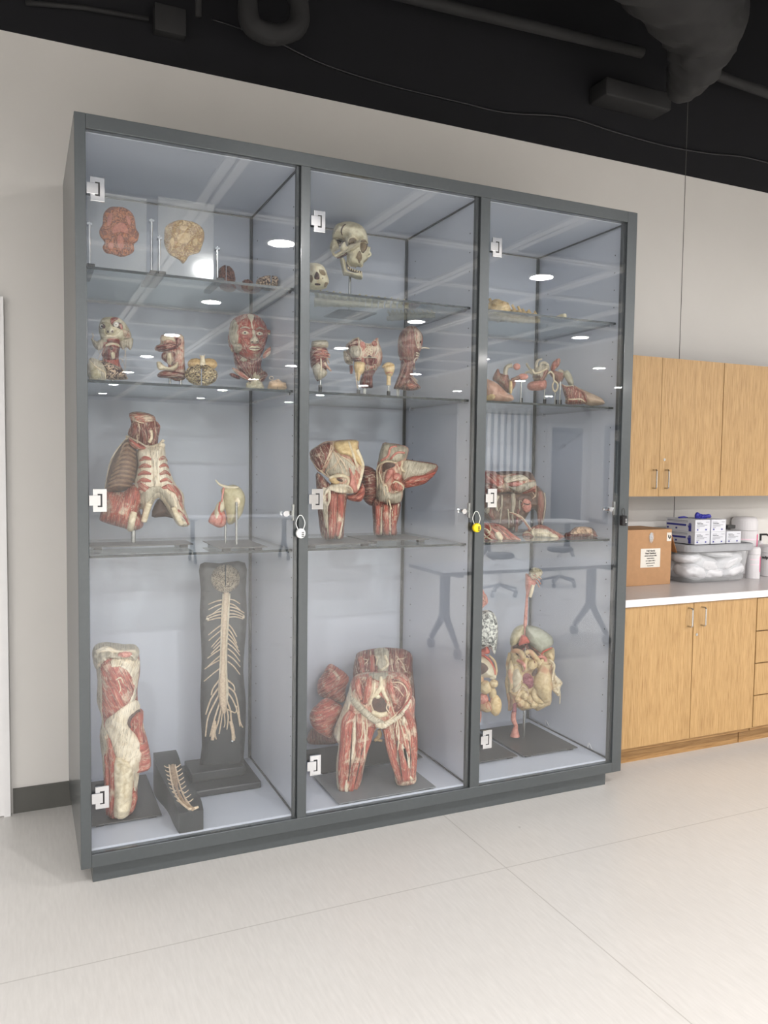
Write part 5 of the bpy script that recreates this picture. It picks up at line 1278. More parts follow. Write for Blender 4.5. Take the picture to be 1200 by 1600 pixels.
s.inflate('head', MUB, [(848, 260), (852, 180), (880, 110), (920, 70), (970, 52), (1020, 66), (1065, 110), (1085, 160), (1082, 230), (1068, 280), (1058, 300), (1050, 340), (1035, 370), (1000, 400), (940, 400), (885, 378), (855, 330)], .075, amp=.05, res=900)
s.inflate('neck', MUD, [(890, 360), (1000, 370), (1010, 430), (990, 480), (1000, 540), (1040, 600), (1065, 640), (980, 662), (870, 652), (812, 645), (825, 600), (870, 480)], .055, amp=.12, res=700, fib=-20)
s.patch('face_section', MUL, [(1010, 75), (1055, 110), (1082, 170), (1080, 230), (1060, 290), (1035, 270), (1022, 220), (1012, 150)], .01)
s.strand('skull_edge', FAS, [(990, 58, 4), (1010, 110, 5), (1018, 180, 5), (1030, 240, 4)], lift=.7)
s.blob('eye_socket', DARK, 1060, 206, 9, 12, 6, amp=.1, sub=3); s.strand('sinus_ring', TEN, [(1038+math.cos(a*PI/4)*9, 246+math.sin(a*PI/4)*13, 4) for a in range(9)], lift=.6)
s.strand('upper_lip', TEN, [(1020, 305, 5), (1045, 315, 8), (1052, 325, 4)], lift=.8); s.strand('lower_lip', TEN, [(1020, 330, 5), (1040, 335, 8), (1050, 340, 4)], lift=.8)
s.strand('nose_flap', FAS, [(1070, 262, 8), (1110, 260, 7), (1145, 270, 4)], off=.01)
s.strand('mouth_muscle', FAS, [(1000, 400, 8), (1012, 360, 8), (1040, 355, 5)], lift=.6)
s.blob('ear_stub', MUD, 880, 362, 13, 20, 12)
s.strands('neck_muscle', MUB, [[(950, 390, 16), (930, 500, 20), (870, 630, 16)], [(980, 400, 12), (960, 500, 14), (930, 600, 12)], [(920, 400, 10), (890, 500, 14), (835, 630, 10)]], lift=.2)
s.inflate('shoulder_cut', MUD, [(905, 600), (960, 582), (1010, 600), (1065, 640), (980, 660), (900, 650)], .05, off=.025); s.patch('cut_surface', MUL, [(930, 600), (985, 592), (1030, 630), (960, 648)], .006, fib=70)
s.web('nerve_fibres', NERVE, [[(1000, 430, 3), (1010, 460, 3), (1000, 470, 2)], [(960, 480, 4), (955, 540, 4), (945, 590, 3)], [(975, 520, 4), (1005, 545, 4), (1040, 575, 2)], [(970, 540, 4), (1010, 560, 3), (1030, 580, 2)], [(990, 555, 4), (1010, 580, 4), (1025, 600, 2)]], lift=.8)
for x in (843, 858): s.rod(x, 640, S2+.008, .0042)
obj('stand_base', B(s.P0.x-.11, s.P0.x+.02, s.P0.y-.06, s.P0.y+.06, S2, S2+.008, bev=.002), M_BLKPLASTIC, s.e)

# ------------------------------------------------------------------ bay 2, third shelf
s = Spec('half_pelvis_model', 'left half pelvis with fan shaped cut muscle and red thigh stump on a steel plate', CE, 220, .20, S3, zm=.0165)
s.inflate('thigh', MUD, [(102, 470), (200, 560), (285, 590), (276, 740), (270, 820), (262, 886), (200, 890), (138, 886), (115, 800), (98, 580)], .075, amp=.08, res=700, ribs=.15)
s.inflate('pelvis', MUL, [(54, 348), (100, 308), (150, 280), (210, 274), (350, 270), (362, 320), (386, 395), (390, 450), (372, 520), (358, 590), (332, 606), (300, 592), (230, 606), (180, 590), (190, 520), (150, 480), (110, 468), (75, 410)], .06, amp=.12, res=1000)
s.patch('fan_muscle', MUD, [(60, 350), (110, 308), (195, 282), (195, 340), (170, 400), (140, 450), (110, 460), (75, 405)], .012, fib=-25, ribs=.4)
s.patch('sacrum_bone', FAT, [(215, 280), (350, 273), (355, 310), (385, 400), (385, 440), (360, 420), (300, 370), (250, 360), (215, 330)], .018)
s.patch('pelvis_bowl', FAG, [(200, 340), (250, 365), (300, 385), (340, 430), (330, 490), (290, 500), (230, 480), (180, 500), (150, 470), (180, 400)], .003, ribs=.5)
s.strand('pelvis_rim', TEN, [(350, 330, 12), (384, 420, 13), (374, 500, 12), (352, 580, 10)], lift=.5)
s.strand('inner_rim', TEN, [(300, 280, 6), (330, 370, 9), (355, 440, 8)], lift=.5)
s.patch('rectum', PINK, [(300, 440), (320, 470), (345, 540), (355, 590), (320, 600), (300, 560), (310, 510)], .016)
s.blob('bladder', FAT, 212, 525, 36, 20, 22, rot=-20); s.strand('womb_fold', TEN, [(180, 510, 10), (220, 495, 12), (270, 495, 11), (300, 520, 9), (280, 560, 12), (220, 555, 11)], lift=.5)
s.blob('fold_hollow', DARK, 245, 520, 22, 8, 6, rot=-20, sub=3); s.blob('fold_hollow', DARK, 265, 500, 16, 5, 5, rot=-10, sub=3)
s.patch('lower_pelvis', FAS, [(150, 580), (200, 545), (300, 550), (330, 600), (280, 605), (220, 600), (180, 590), (130, 650), (132, 610)], .02)
s.strand('hanging_tissue', FAS, [(150, 570, 16), (135, 620, 14), (150, 660, 12), (170, 680, 10)], lift=.5, lump=.3); s.strand('hanging_tissue', FAS, [(175, 590, 10), (180, 640, 10), (165, 680, 8)], lift=.6)
s.web('nerve_fibres', NERVE, [[(205, 285, 5), (190, 340, 5), (160, 400, 4), (140, 450, 3)], [(190, 300, 4), (175, 360, 4), (150, 420, 3)], [(205, 340, 5), (240, 390, 5), (200, 440, 4), (160, 470, 4), (190, 510, 3)], [(240, 380, 5), (270, 420, 5), (290, 470, 4)], [(230, 400, 4), (210, 460, 4)], [(250, 370, 4), (300, 400, 5), (330, 430, 4)], [(200, 330, 4), (230, 400, 4), (255, 450, 4), (265, 490, 3)], [(60, 380, 5), (100, 440, 5), (150, 485, 5), (190, 515, 4)]], lift=.8)
s.strands('thigh_muscle', MU, [[(205, 610, 20), (200, 720, 26), (190, 880, 20)], [(250, 610, 20), (245, 720, 24), (225, 870, 14)]], lift=.15)
s.strands('thigh_tendon', FAS, [[(150, 620, 8), (155, 740, 10), (180, 870, 8)], [(165, 680, 6), (165, 780, 7), (190, 880, 6)], [(265, 700, 6), (255, 800, 9), (235, 885, 9)], [(135, 600, 7), (140, 700, 7), (160, 820, 6)]], lift=.5)
s.inflate('buttock', MU, [(285, 610), (330, 605), (370, 560), (385, 540), (402, 590), (380, 650), (340, 655), (290, 640)], .04, off=-.02, fib=60)
s.plate(.875, 1.185, .05, .33, S3)
s = Spec('half_pelvis_model', 'right half pelvis with a wing shaped hip muscle and red thigh stump', CE, 555, .30, S3, zm=.0165)
s.inflate('flank', MUD, [(385, 430), (470, 462), (490, 560), (475, 640), (445, 682), (400, 655), (378, 600), (372, 500)], .06, off=-.03, amp=.08, fib=80)
s.inflate('thigh', MUD, [(452, 640), (540, 660), (620, 655), (615, 740), (600, 800), (598, 866), (530, 870), (460, 864), (452, 780)], .07, amp=.08, res=600, ribs=.15)
s.inflate('wing', MUB, [(640, 392), (720, 400), (850, 422), (842, 480), (775, 542), (700, 560), (650, 570), (610, 530), (620, 450)], .028, off=.0, amp=.1, fib=40)
s.patch('wing_muscle', MU, [(700, 500), (770, 488), (845, 470), (780, 540), (690, 565), (650, 568), (650, 535)], .008, fib=75, ribs=.5)
s.patch('wing_fascia', FAG, [(645, 400), (720, 405), (840, 425), (835, 450), (760, 490), (690, 500), (640, 520), (630, 450)], .003, fib=20)
s.inflate('pelvis', MUL, [(478, 620), (472, 540), (476, 430), (490, 380), (512, 292), (560, 290), (605, 296), (672, 318), (662, 385), (640, 440), (636, 540), (640, 600), (620, 664), (560, 672), (490, 668)], .06, amp=.1, res=900)
s.patch('sacrum', FAG, [(515, 298), (600, 300), (665, 325), (655, 380), (600, 410), (550, 400), (490, 410), (485, 390)], .014)
s.strand('bone_fold', PINK, [(500, 400, 7), (545, 370, 8), (560, 320, 7), (600, 310, 6)], lift=.5); s.strand('bone_fold', PINK, [(560, 390, 6), (600, 350, 7), (650, 350, 6)], lift=.5)
s.patch('hollow', DARK, [(510, 430), (545, 405), (590, 420), (580, 440), (530, 460), (515, 500)], .002)
s.strand('rim', TEN, [(482, 620, 7), (480, 520, 7), (482, 440, 7), (530, 405, 7), (600, 410, 6)], lift=.6)
s.patch('rectum', PINK, [(550, 450), (580, 455), (570, 490), (530, 540), (525, 500), (535, 470)], .018)
s.blob('prostate', PINK, 600, 500, 26, 24, 18); s.blob('muscle_knot', MU, 605, 560, 40, 36, 26); s.strand('knot_fold', TEN, [(575, 540, 5), (600, 530, 6), (640, 560, 5), (630, 590, 4), (590, 590, 4)], lift=.5)
s.patch('lower_pelvis', FAG, [(480, 560), (510, 540), (560, 600), (625, 600), (618, 660), (560, 668), (490, 650), (470, 620)], .016)
s.strand('tendon', TEN, [(490, 470, 5), (510, 540, 6), (535, 560, 5), (540, 600, 4)], lift=.8); s.strand('tendon', TEN, [(635, 400, 5), (630, 450, 7), (650, 470, 5)], lift=.8); s.strand('tendon', TEN, [(540, 560, 4), (550, 640, 5), (575, 740, 4), (585, 820, 3)], lift=.8)
s.strands('thigh_muscle', MU, [[(480, 680, 16), (485, 760, 20), (480, 860, 14)], [(530, 680, 18), (530, 760, 22), (535, 860, 16)], [(590, 680, 16), (585, 760, 18), (575, 860, 12)]], lift=.15)
s.strands('thigh_tendon', FAS, [[(470, 680, 4), (470, 760, 6), (475, 850, 5)], [(508, 690, 4), (505, 780, 6), (502, 860, 6)], [(560, 690, 4), (556, 780, 5), (560, 860, 5)], [(612, 670, 6), (590, 740, 4), (580, 800, 4)]], lift=.5)
s.web('nerve_fibres', NERVE, [[(500, 430, 4), (490, 500, 4), (500, 580, 3)], [(520, 470, 4), (515, 560, 4), (525, 620, 3)], [(560, 600, 4), (540, 660, 3), (560, 740, 2)], [(600, 420, 3), (620, 470, 3), (600, 520, 3)]], lift=.8)
s.plate(1.195, 1.50, .145, .40, S3)

# ------------------------------------------------------------------ bay 2, floor
s = Spec('pelvis_model', 'rear pelvis and lower back dissection half hidden behind the front pelvis', CF, 520, .52, SF, zm=.0145)
s.inflate('lower_back', MUD, [(356, 560), (378, 520), (480, 498), (560, 495), (640, 504), (690, 540), (692, 620), (706, 760), (700, 860), (600, 900), (400, 900), (310, 800), (340, 700), (345, 620)], .10, amp=.06, res=900, ribs=.08)
s.patch('spine_section', FAG, [(470, 505), (545, 502), (555, 560), (545, 640), (500, 640), (480, 580)], .016)
s.strand('vessel', TEN, [(530, 540, 8), (548, 590, 9), (520, 620, 8), (490, 630, 6)], lift=.5); s.strand('vessel', TEN, [(480, 600, 5), (485, 560, 5), (470, 540, 4)], lift=.6)
s.strands('back_muscle', MU, [[(385, 550, 14), (395, 590, 18), (400, 650, 14)], [(455, 540, 14), (455, 600, 17), (455, 650, 12)]], lift=.2)
s.web('nerve_fibres', NERVE, [[(600, 545, 3), (640, 600, 3), (650, 640, 2)], [(570, 560, 3), (575, 620, 3), (585, 650, 2)], [(390, 560, 3), (430, 570, 3), (400, 600, 2)], [(640, 560, 3), (600, 570, 3), (660, 640, 2)]], lift=.8)
s.inflate('buttock_lobe', MU, [(134, 740), (138, 690), (165, 650), (200, 594), (240, 605), (320, 668), (300, 740), (300, 800), (262, 814), (150, 775)], .075, off=.0, amp=.08, fib=55, ribs=.25)
s.inflate('hip_side', MUB, [(90, 980), (160, 960), (260, 1040), (200, 1060), (80, 1054)], .04, off=.02)
s.strand('thigh_behind', MUB, [(640, 860, 60), (680, 960, 40), (700, 1080, 26), (700, 1150, 22)], off=-.02)
s.strand('thigh_behind', MUB, [(400, 880, 80), (360, 980, 60), (340, 1090, 50)], off=-.02)
s.plate(1.06, 1.60, .37, .68, SF, foot=.010)
s = Spec('pelvis_model', 'front pelvis with two salmon red thighs and white nerves standing on a grey plate', CF, 480, .17, SF, zm=.0125)
s.inflate('buttock_lobe', MU, [(88, 905), (100, 860), (130, 830), (180, 793), (240, 815), (287, 850), (262, 900), (235, 960), (222, 1022), (150, 992), (108, 960)], .07, off=-.05, amp=.06, fib=70, ribs=.25)
s.inflate('pelvis_body', MUL, [(350, 665), (385, 650), (440, 643), (560, 638), (640, 650), (675, 690), (682, 760), (706, 800), (704, 900), (712, 1100), (712, 1220), (706, 1280), (600, 1287), (586, 1240), (562, 1160), (540, 1080), (512, 968), (490, 955), (455, 1020), (412, 1180), (378, 1330), (310, 1346), (254, 1342), (244, 1180), (258, 1060), (228, 1000), (262, 900), (290, 830), (320, 750), (330, 700)], .095, R=75, amp=.06, res=1900)
s.patch('hip_fascia', FAS, [(330, 700), (340, 760), (330, 830), (300, 900), (280, 980), (275, 1060), (270, 1180), (285, 1340), (254, 1340), (244, 1180), (258, 1060), (228, 1000), (262, 900), (290, 830), (318, 750)], .008, res=420)
s.patch('groin_band', FAG, [(325, 780), (370, 800), (420, 850), (480, 900), (530, 930), (520, 965), (470, 945), (400, 890), (340, 830)], .012, fib=50)
s.patch('groin_band', FAS, [(530, 925), (600, 890), (650, 830), (680, 790), (676, 830), (630, 900), (560, 950), (520, 960)], .012, fib=-50)
s.patch('pelvis_opening', DARK, [(455, 790), (500, 775), (530, 800), (556, 850), (540, 880), (490, 880), (450, 850)], .002)
s.patch('right_bowl', MUD, [(560, 680), (620, 690), (660, 730), (655, 800), (620, 860), (580, 870), (560, 800), (545, 730)], .004, fib=20, ribs=.4)
s.patch('left_bowl', MUD, [(385, 690), (420, 700), (430, 780), (420, 830), (390, 810), (378, 750)], .004, ribs=.4)
s.strands('hip_muscle', MU, [[(440, 665, 16), (430, 740, 22), (415, 820, 14)], [(550, 665, 14), (565, 740, 20), (590, 830, 12)], [(370, 680, 20), (375, 740, 18), (395, 800, 10)], [(600, 670, 14), (640, 690, 14), (668, 740, 12)], [(660, 690, 10), (680, 760, 10), (655, 830, 10), (600, 890, 8)]], lift=.3)
s.patch('lumbar_bone', FAG, [(440, 648), (540, 642), (545, 665), (500, 690), (450, 670)], .012)
s.strand('vessel', TEN, [(505, 665, 9), (508, 720, 13), (485, 760, 13), (450, 790, 9)], lift=.7); s.strand('vessel', TEN, [(508, 710, 10), (525, 760, 12), (550, 810, 8)], lift=.7)
s.strand('vessel', TEN, [(470, 700, 6), (465, 760, 7), (440, 830, 5)], lift=.7); s.blob('bone_tip', BONE, 488, 782, 16, 12, 10)
s.strand('pubic_bone', TEN, [(455, 870, 10), (500, 890, 14), (545, 880, 12)], lift=.4, lump=.3); s.blob('pubic_joint', FAS, 510, 950, 36, 20, 18)
s.strand('genital_fold', FAT, [(495, 975, 11), (500, 1010, 13), (470, 1040, 9)], lift=.4, flat=1); s.strand('genital_fold', FAT, [(480, 1035, 8), (515, 1040, 7)], lift=.4)
TH = [[(340, 870, 22), (310, 930, 34), (300, 1060, 34), (285, 1200, 30), (285, 1330, 24)], [(375, 880, 14), (385, 980, 24), (385, 1100, 24), (350, 1230, 20), (330, 1335, 16)], [(450, 960, 20), (430, 1030, 24), (400, 1130, 20), (370, 1250, 14), (360, 1330, 10)],
      [(540, 970, 20), (560, 1060, 26), (585, 1160, 24), (620, 1270, 18)], [(590, 940, 14), (620, 1040, 28), (640, 1150, 30), (655, 1275, 26)], [(650, 860, 20), (685, 950, 26), (695, 1080, 26), (694, 1200, 22), (690, 1270, 16)]]
s.strands('thigh_muscle', MU, TH, lift=.05, add=True, flat=.75, seg=10)
s.strands('thigh_tendon', FAS, [[(352, 930, 6), (350, 1000, 12), (345, 1080, 9), (335, 1150, 4)], [(405, 930, 4), (412, 1020, 6), (408, 1150, 3)], [(640, 900, 6), (640, 930, 11), (635, 950, 4)], [(630, 1060, 5), (655, 1120, 12), (675, 1200, 7)], [(600, 900, 4), (612, 1000, 5), (605, 1120, 4), (612, 1180, 3)], [(305, 1270, 4), (303, 1310, 9), (305, 1340, 9)], [(675, 1250, 9), (690, 1272, 10)]], lift=.7)
s.strands('muscle_gap_shade', DARK, [[(335, 1000, 3), (330, 1150, 5), (315, 1280, 3)], [(400, 1080, 3), (375, 1200, 5), (350, 1310, 3)], [(600, 1040, 4), (615, 1150, 5), (630, 1250, 3)], [(665, 1000, 3), (680, 1120, 4), (678, 1220, 2)]], lift=.2, flat=.4)  # dark strips laid on for the shade between thigh muscles
s.web('nerve_fibres', NERVE, [[(420, 900, 5), (425, 980, 5), (412, 1080, 5), (410, 1150, 4)], [(395, 910, 4), (400, 990, 4), (385, 1040, 3)], [(605, 910, 5), (598, 990, 4), (620, 1060, 3)], [(620, 910, 4), (650, 960, 4), (670, 1040, 3)], [(615, 920, 4), (640, 1010, 4), (655, 1080, 3)], [(540, 690, 4), (555, 760, 4), (575, 850, 4), (590, 890, 3)], [(460, 690, 4), (450, 760, 4), (435, 840, 3)], [(560, 700, 3), (620, 700, 4), (655, 740, 4), (660, 800, 3)], [(555, 720, 3), (600, 730, 3), (640, 780, 3)], [(470, 770, 4), (450, 820, 4), (470, 870, 4), (520, 890, 4)], [(550, 810, 4), (540, 850, 4), (560, 880, 3)], [(590, 930, 3), (580, 1000, 3), (590, 1060, 2)], [(675, 760, 5), (640, 840, 5), (580, 900, 5), (530, 935, 4)]], lift=.8)
s.plate(1.025, 1.49, .025, .35, SF, foot=.008, mat=plain('plate_matte_grey', (118, 121, 124), .5))

# ------------------------------------------------------------------ bay 3, second shelf
M_ST = M_BLKPLASTIC
s = Spec('hip_joint_model', 'brownish hip joint with two knobbed bones, on the left of the right bay second shelf', CO, 240, .34, S2)
s.inflate('hip_bone', MUB, [(110, 300), (150, 212), (170, 215), (185, 250), (250, 258), (262, 300), (320, 330), (290, 400), (250, 425), (200, 385), (150, 330)], .05, amp=.15)
s.strand('thigh_bone', FAG, [(225, 265, 24), (230, 215, 22), (250, 185, 20), (290, 178, 22)], off=.02, flat=1, lump=.1); s.blob('bone_head', PINK, 328, 188, 32, 30, 30, off=.02, amp=.05)
s.strand('shaft', MUB, [(280, 310, 16), (320, 295, 18), (370, 275, 22)], off=.02, flat=1); s.blob('bone_head', PINK, 385, 278, 46, 28, 30, off=.02, amp=.08)
s.inflate('cut_face', FAT, [(262, 320), (285, 318), (290, 370), (285, 425), (260, 425), (258, 370)], .014, off=.05)
s.rod(368, 285, S2+.02, .0035, .01); s.socket(368, 468, S2, .04, bw=.06)
s = Spec('hip_stump_model', 'cream and pink rounded hip stump in the left corner of the right bay second shelf', CO, 170, .20, S2)
s.inflate('stump', tissue('stump_skin', (206, 166, 144), (160, 110, 92), 20, .7), [(40, 310), (90, 308), (150, 335), (210, 390), (250, 428), (286, 440), (284, 495), (40, 500)], .07, amp=.1)
s.patch('muscle_face', FAT, [(60, 450), (110, 430), (135, 450), (120, 480), (60, 488)], .006)
s = Spec('uterus_model', 'small pelvis organ model with curled grey horns, centre of the right bay second shelf', CO, 520, .36, S2)
s.inflate('body', FAG, [(470, 240), (500, 190), (560, 170), (600, 160), (622, 190), (610, 240), (580, 300), (530, 320), (480, 310)], .045, amp=.3)
s.strand('horn', FAG, [(480, 240, 18), (440, 200, 14), (420, 170, 14), (415, 155, 8)], off=.01, lump=.3); s.strand('horn', FAG, [(500, 210, 16), (505, 160, 15), (520, 130, 12), (555, 118, 7)], off=.02, lump=.3)
s.strand('horn', FAG, [(540, 200, 14), (545, 160, 12), (580, 155, 14), (612, 175, 12)], off=.03, lump=.3); s.strand('fold', TEN, [(470, 210, 7), (485, 245, 9), (530, 240, 8), (570, 220, 7), (600, 205, 6)], off=.055)
s.strand('horn_tip', FAG, [(400, 248, 8), (440, 235, 13), (470, 250, 14)], off=.02)
s.strand('muscle_leg', MUB, [(600, 215, 16), (570, 260, 22), (545, 310, 18)], off=.03); s.strand('hollow', DARK, [(470, 275, 12), (510, 280, 14), (540, 275, 10)], off=.048)
s.inflate('lower_body', PINK, [(440, 330), (520, 310), (590, 310), (590, 380), (540, 400), (450, 400), (420, 370)], .05, amp=.15)
s.rod(578, 390, S2+.02, .004); s.socket(578, 480, S2, .045, bw=.025)
s = Spec('shoulder_joint_model', 'red tipped joint with a white looped ligament on two rods, right bay second shelf', CO, 680, .33, S2)
s.inflate('muscle_tip', MU, [(628, 200), (645, 155), (680, 120), (715, 115), (718, 150), (695, 190), (670, 215), (640, 230)], .03, amp=.1)
s.inflate('joint_body', MUB, [(610, 240), (650, 220), (700, 230), (750, 240), (748, 290), (715, 340), (690, 330), (650, 290)], .04, amp=.2)
s.strand('ligament', TEN, [(608, 250, 7), (630, 232, 8), (655, 260, 8), (660, 310, 8), (690, 340, 8), (692, 380, 9), (672, 410, 9), (652, 390, 8), (648, 350, 7), (662, 320, 6)], off=.04, flat=1)
s.strand('bone_curve', FAG, [(700, 225, 16), (730, 235, 20), (740, 270, 22)], off=.02)
s.inflate('pale_bone', tissue('pale_olive_bone', (206, 200, 176), (168, 162, 134), 30, .6), [(738, 250), (780, 220), (815, 260), (836, 320), (830, 360), (795, 355), (770, 310)], .035, off=.01)
s.rod(672, 400, S2+.02, .0035, .02); s.rod(718, 320, S2+.02, .0035, .02)
for X in (676, 716): s.socket(X, 485, S2, .022)
s = Spec('knee_joint_model', 'wedge shaped knee section with red cut faces and a tan bone end', CO, 900, .17, S2)
s.inflate('bone_end', tissue('tan_bone', (190, 166, 144), (150, 122, 100), 20, .5), [(835, 360), (900, 385), (980, 420), (1070, 460), (1105, 490), (1100, 525), (940, 528)], .06, amp=.05)
s.inflate('muscle_block', MUD, [(725, 345), (770, 362), (835, 358), (905, 410), (945, 470), (948, 520), (770, 524), (762, 470)], .055, amp=.08, off=.02, R=30)
s.strand('skin_line', TEN, [(765, 478, 5), (830, 480, 5), (900, 478, 5), (940, 505, 4)], lift=.6); s.strand('skin_line', TEN, [(728, 345, 4), (770, 362, 4), (835, 358, 4)], lift=.6)
s.strand('muscle_ridge', MUB, [(840, 365, 10), (900, 405, 12), (930, 430, 12), (950, 480, 9)], lift=.5, lump=.4)

# ------------------------------------------------------------------ bay 3, third shelf
s = Spec('torso_model', 'large dark torso and pelvis dissection at the back of the right bay third shelf', CQ, 300, .52, S3, zm=.0085)
s.inflate('back_wall', BROWN, [(50, 300), (180, 270), (400, 260), (520, 250), (560, 200), (620, 260), (645, 330), (650, 420), (620, 560), (575, 570), (560, 450), (510, 430), (420, 560), (300, 620), (180, 600), (60, 480)], .08, R=60, amp=.12, res=900, fib=0)
s.inflate('upper_torso', MUL, [(55, 76), (200, 72), (400, 66), (500, 76), (540, 130), (556, 180), (556, 250), (470, 275), (380, 285), (300, 265), (180, 285), (60, 285)], .10, amp=.12, res=900)
s.patch('chest_muscle', MU, [(60, 85), (150, 80), (250, 130), (250, 190), (230, 240), (150, 210), (60, 160)], .016, fib=-50, ribs=.4)
s.patch('dark_edge', BROWN, [(180, 72), (400, 66), (510, 85), (540, 150), (500, 150), (440, 110), (330, 95), (240, 110)], .012)
s.patch('rib_margin', FAS, [(250, 130), (330, 110), (420, 100), (480, 130), (470, 155), (400, 160), (330, 170), (270, 180)], .014, fib=70)
s.blob('pink_gland', PINK, 370, 190, 56, 22, 24); s.patch('torn_fascia', FAG, [(420, 190), (540, 160), (552, 200), (470, 250), (400, 270), (320, 240), (290, 200), (350, 215)], .012)
s.patch('flank_muscle', MU, [(450, 255), (545, 215), (556, 250), (540, 265), (470, 275), (420, 280)], .012, fib=70)
s.patch('flank_muscle', MUD, [(60, 190), (130, 215), (225, 250), (180, 280), (60, 280)], .012, fib=60)
s.patch('dark_opening', DARK, [(380, 320), (440, 285), (510, 300), (520, 350), (460, 370), (400, 365)], .003)
s.blob('kidney', PINK, 465, 390, 46, 64, 34, rot=10, amp=.1); s.strand('vessel', DARK, [(440, 370, 5), (480, 380, 6), (500, 370, 4)], lift=.4)
s.strands('hanging_strip', FAG, [[(235, 290, 9), (235, 380, 9), (215, 560, 6)], [(340, 280, 18), (345, 370, 20), (335, 480, 10), (345, 620, 6)], [(200, 300, 14), (180, 360, 12), (190, 440, 10)], [(635, 270, 7), (640, 380, 9), (625, 500, 7), (612, 560, 5)], [(290, 420, 7), (300, 520, 7), (300, 600, 5)], [(400, 340, 6), (400, 420, 8), (385, 480, 5)]], lift=.6)
s.strands('hanging_muscle', MUD, [[(390, 420, 14), (380, 520, 16), (370, 640, 10)], [(120, 420, 26), (130, 470, 26), (160, 520, 16)]], lift=.5)
s.strands('leg_strip', MUB, [[(590, 260, 30), (600, 360, 32), (595, 470, 28), (590, 575, 14)]], lift=.2, add=True)
s.patch('pale_bone', FAG, [(70, 430), (110, 400), (125, 440), (95, 470)], .02); s.web('fibres', NERVE, [[(520, 265, 3), (545, 300, 4), (520, 325, 3)], [(550, 180, 4), (556, 260, 4), (550, 310, 3)], [(410, 340, 3), (440, 380, 3), (420, 400, 3)], [(240, 380, 3), (200, 450, 3)], [(300, 300, 3), (320, 400, 3)]], lift=.8)
s.strand('foot_piece', FAG, [(190, 560, 20), (260, 590, 24), (330, 600, 20)], off=.02, lump=.3)
s.plate(1.74, 2.30, .40, .66, S3, foot=.004)
s = Spec('muscle_dissection', 'striped red muscle dissection with white cartilage, front left of the right bay third shelf', CQ, 220, .17, S3)
s.inflate('muscle_mass', MU, [(50, 565), (110, 552), (190, 560), (260, 590), (330, 650), (405, 700), (400, 722), (240, 722), (60, 715)], .05, amp=.12, fib=-55, ribs=.3)
s.strands('muscle_strip', MUD, [[(150, 590, 8), (210, 620, 11), (280, 700, 8)], [(180, 580, 7), (250, 620, 10), (330, 700, 7)], [(140, 610, 6), (180, 650, 8), (240, 705, 6)]], lift=.4)
s.strands('tendon', TEN, [[(60, 600, 5), (100, 620, 8), (120, 660, 6), (60, 700, 5)], [(120, 570, 5), (130, 620, 7), (100, 650, 6)], [(60, 650, 6), (100, 690, 7), (150, 715, 5)]], lift=.7)
s.inflate('cartilage', TEN, [(170, 630), (215, 630), (245, 680), (235, 718), (200, 715), (165, 665)], .03, off=.035)
s = Spec('muscle_dissection', 'flat muscle dissection with white cartilage and a raised red strip in the shelf centre', CQ, 640, .27, S3)
s.inflate('muscle_mass', MU, [(440, 640), (520, 590), (580, 570), (640, 578), (720, 620), (780, 650), (822, 680), (800, 708), (620, 700), (440, 690)], .05, amp=.12, fib=-50, ribs=.3)
s.patch('pale_tissue', FAS, [(500, 630), (560, 605), (640, 610), (700, 640), (740, 690), (640, 690), (540, 680)], .02); s.blob('cartilage', TEN, 722, 680, 44, 24, 24, rot=-20)
s.strands('tendon', TEN, [[(540, 600, 6), (520, 640, 9), (545, 690, 6)], [(440, 650, 6), (480, 640, 7), (520, 660, 6)], [(560, 640, 5), (620, 650, 6), (680, 650, 5)]], lift=.7)
s.strand('raised_strip', MUL, [(290, 446, 3), (350, 470, 6), (420, 510, 10), (470, 570, 11), (500, 620, 10), (530, 680, 6)], off=.03, flat=.6); s.strand('strip_edge', TEN, [(290, 448, 3), (350, 462, 4), (425, 498, 4), (480, 570, 4), (520, 620, 4)], off=.036)
s = Spec('breast_section', 'round reddish patch with a cream folded centre at the right end of the shelf', CQ, 990, .19, S3)
s.inflate('base', MUD, [(830, 650), (870, 635), (930, 590), (1060, 592), (1100, 620), (1128, 660), (1115, 686), (840, 690)], .07, amp=.15)
s.inflate('folded_centre', tissue('cream_folds', (216, 188, 156), (168, 122, 100), 90, .8), [(880, 640), (925, 600), (980, 586), (1050, 594), (1085, 625), (1060, 655), (900, 660)], .04, off=.045, amp=.4, freq=60)

# ------------------------------------------------------------------ bay 3, floor
s = Spec('organ_block', 'organ column with mottled lung, open stomach ring and yellow gut behind the cabinet post', CR, 110, .40, SF, zm=.0145)
s.inflate('throat', PINK, [(50, 220), (70, 200), (85, 230), (105, 260), (112, 310), (80, 340), (55, 370), (20, 360), (20, 240)], .03, amp=.25); s.strands('throat_strip', MUL, [[(60, 250, 6), (90, 262, 8), (80, 300, 5)], [(70, 280, 5), (95, 300, 7), (100, 320, 4)]], lift=.6)
s.inflate('lung', LUNG, [(0, 400), (55, 378), (100, 365), (140, 375), (170, 410), (188, 470), (190, 560), (182, 640), (165, 715), (140, 680), (110, 655), (60, 665), (0, 660)], .06, amp=.06, res=800)
s.inflate('heart_piece', TRAC, [(50, 680), (80, 665), (100, 645), (125, 680), (120, 705), (60, 712)], .03, off=.02)
s.inflate('stomach', GUTP, [(0, 730), (60, 725), (110, 750), (150, 800), (170, 870), (150, 890), (60, 890), (0, 870)], .05, amp=.05)
s.patch('stomach_opening', DARK, [(20, 780), (80, 782), (116, 825), (80, 865), (20, 870)], .002)
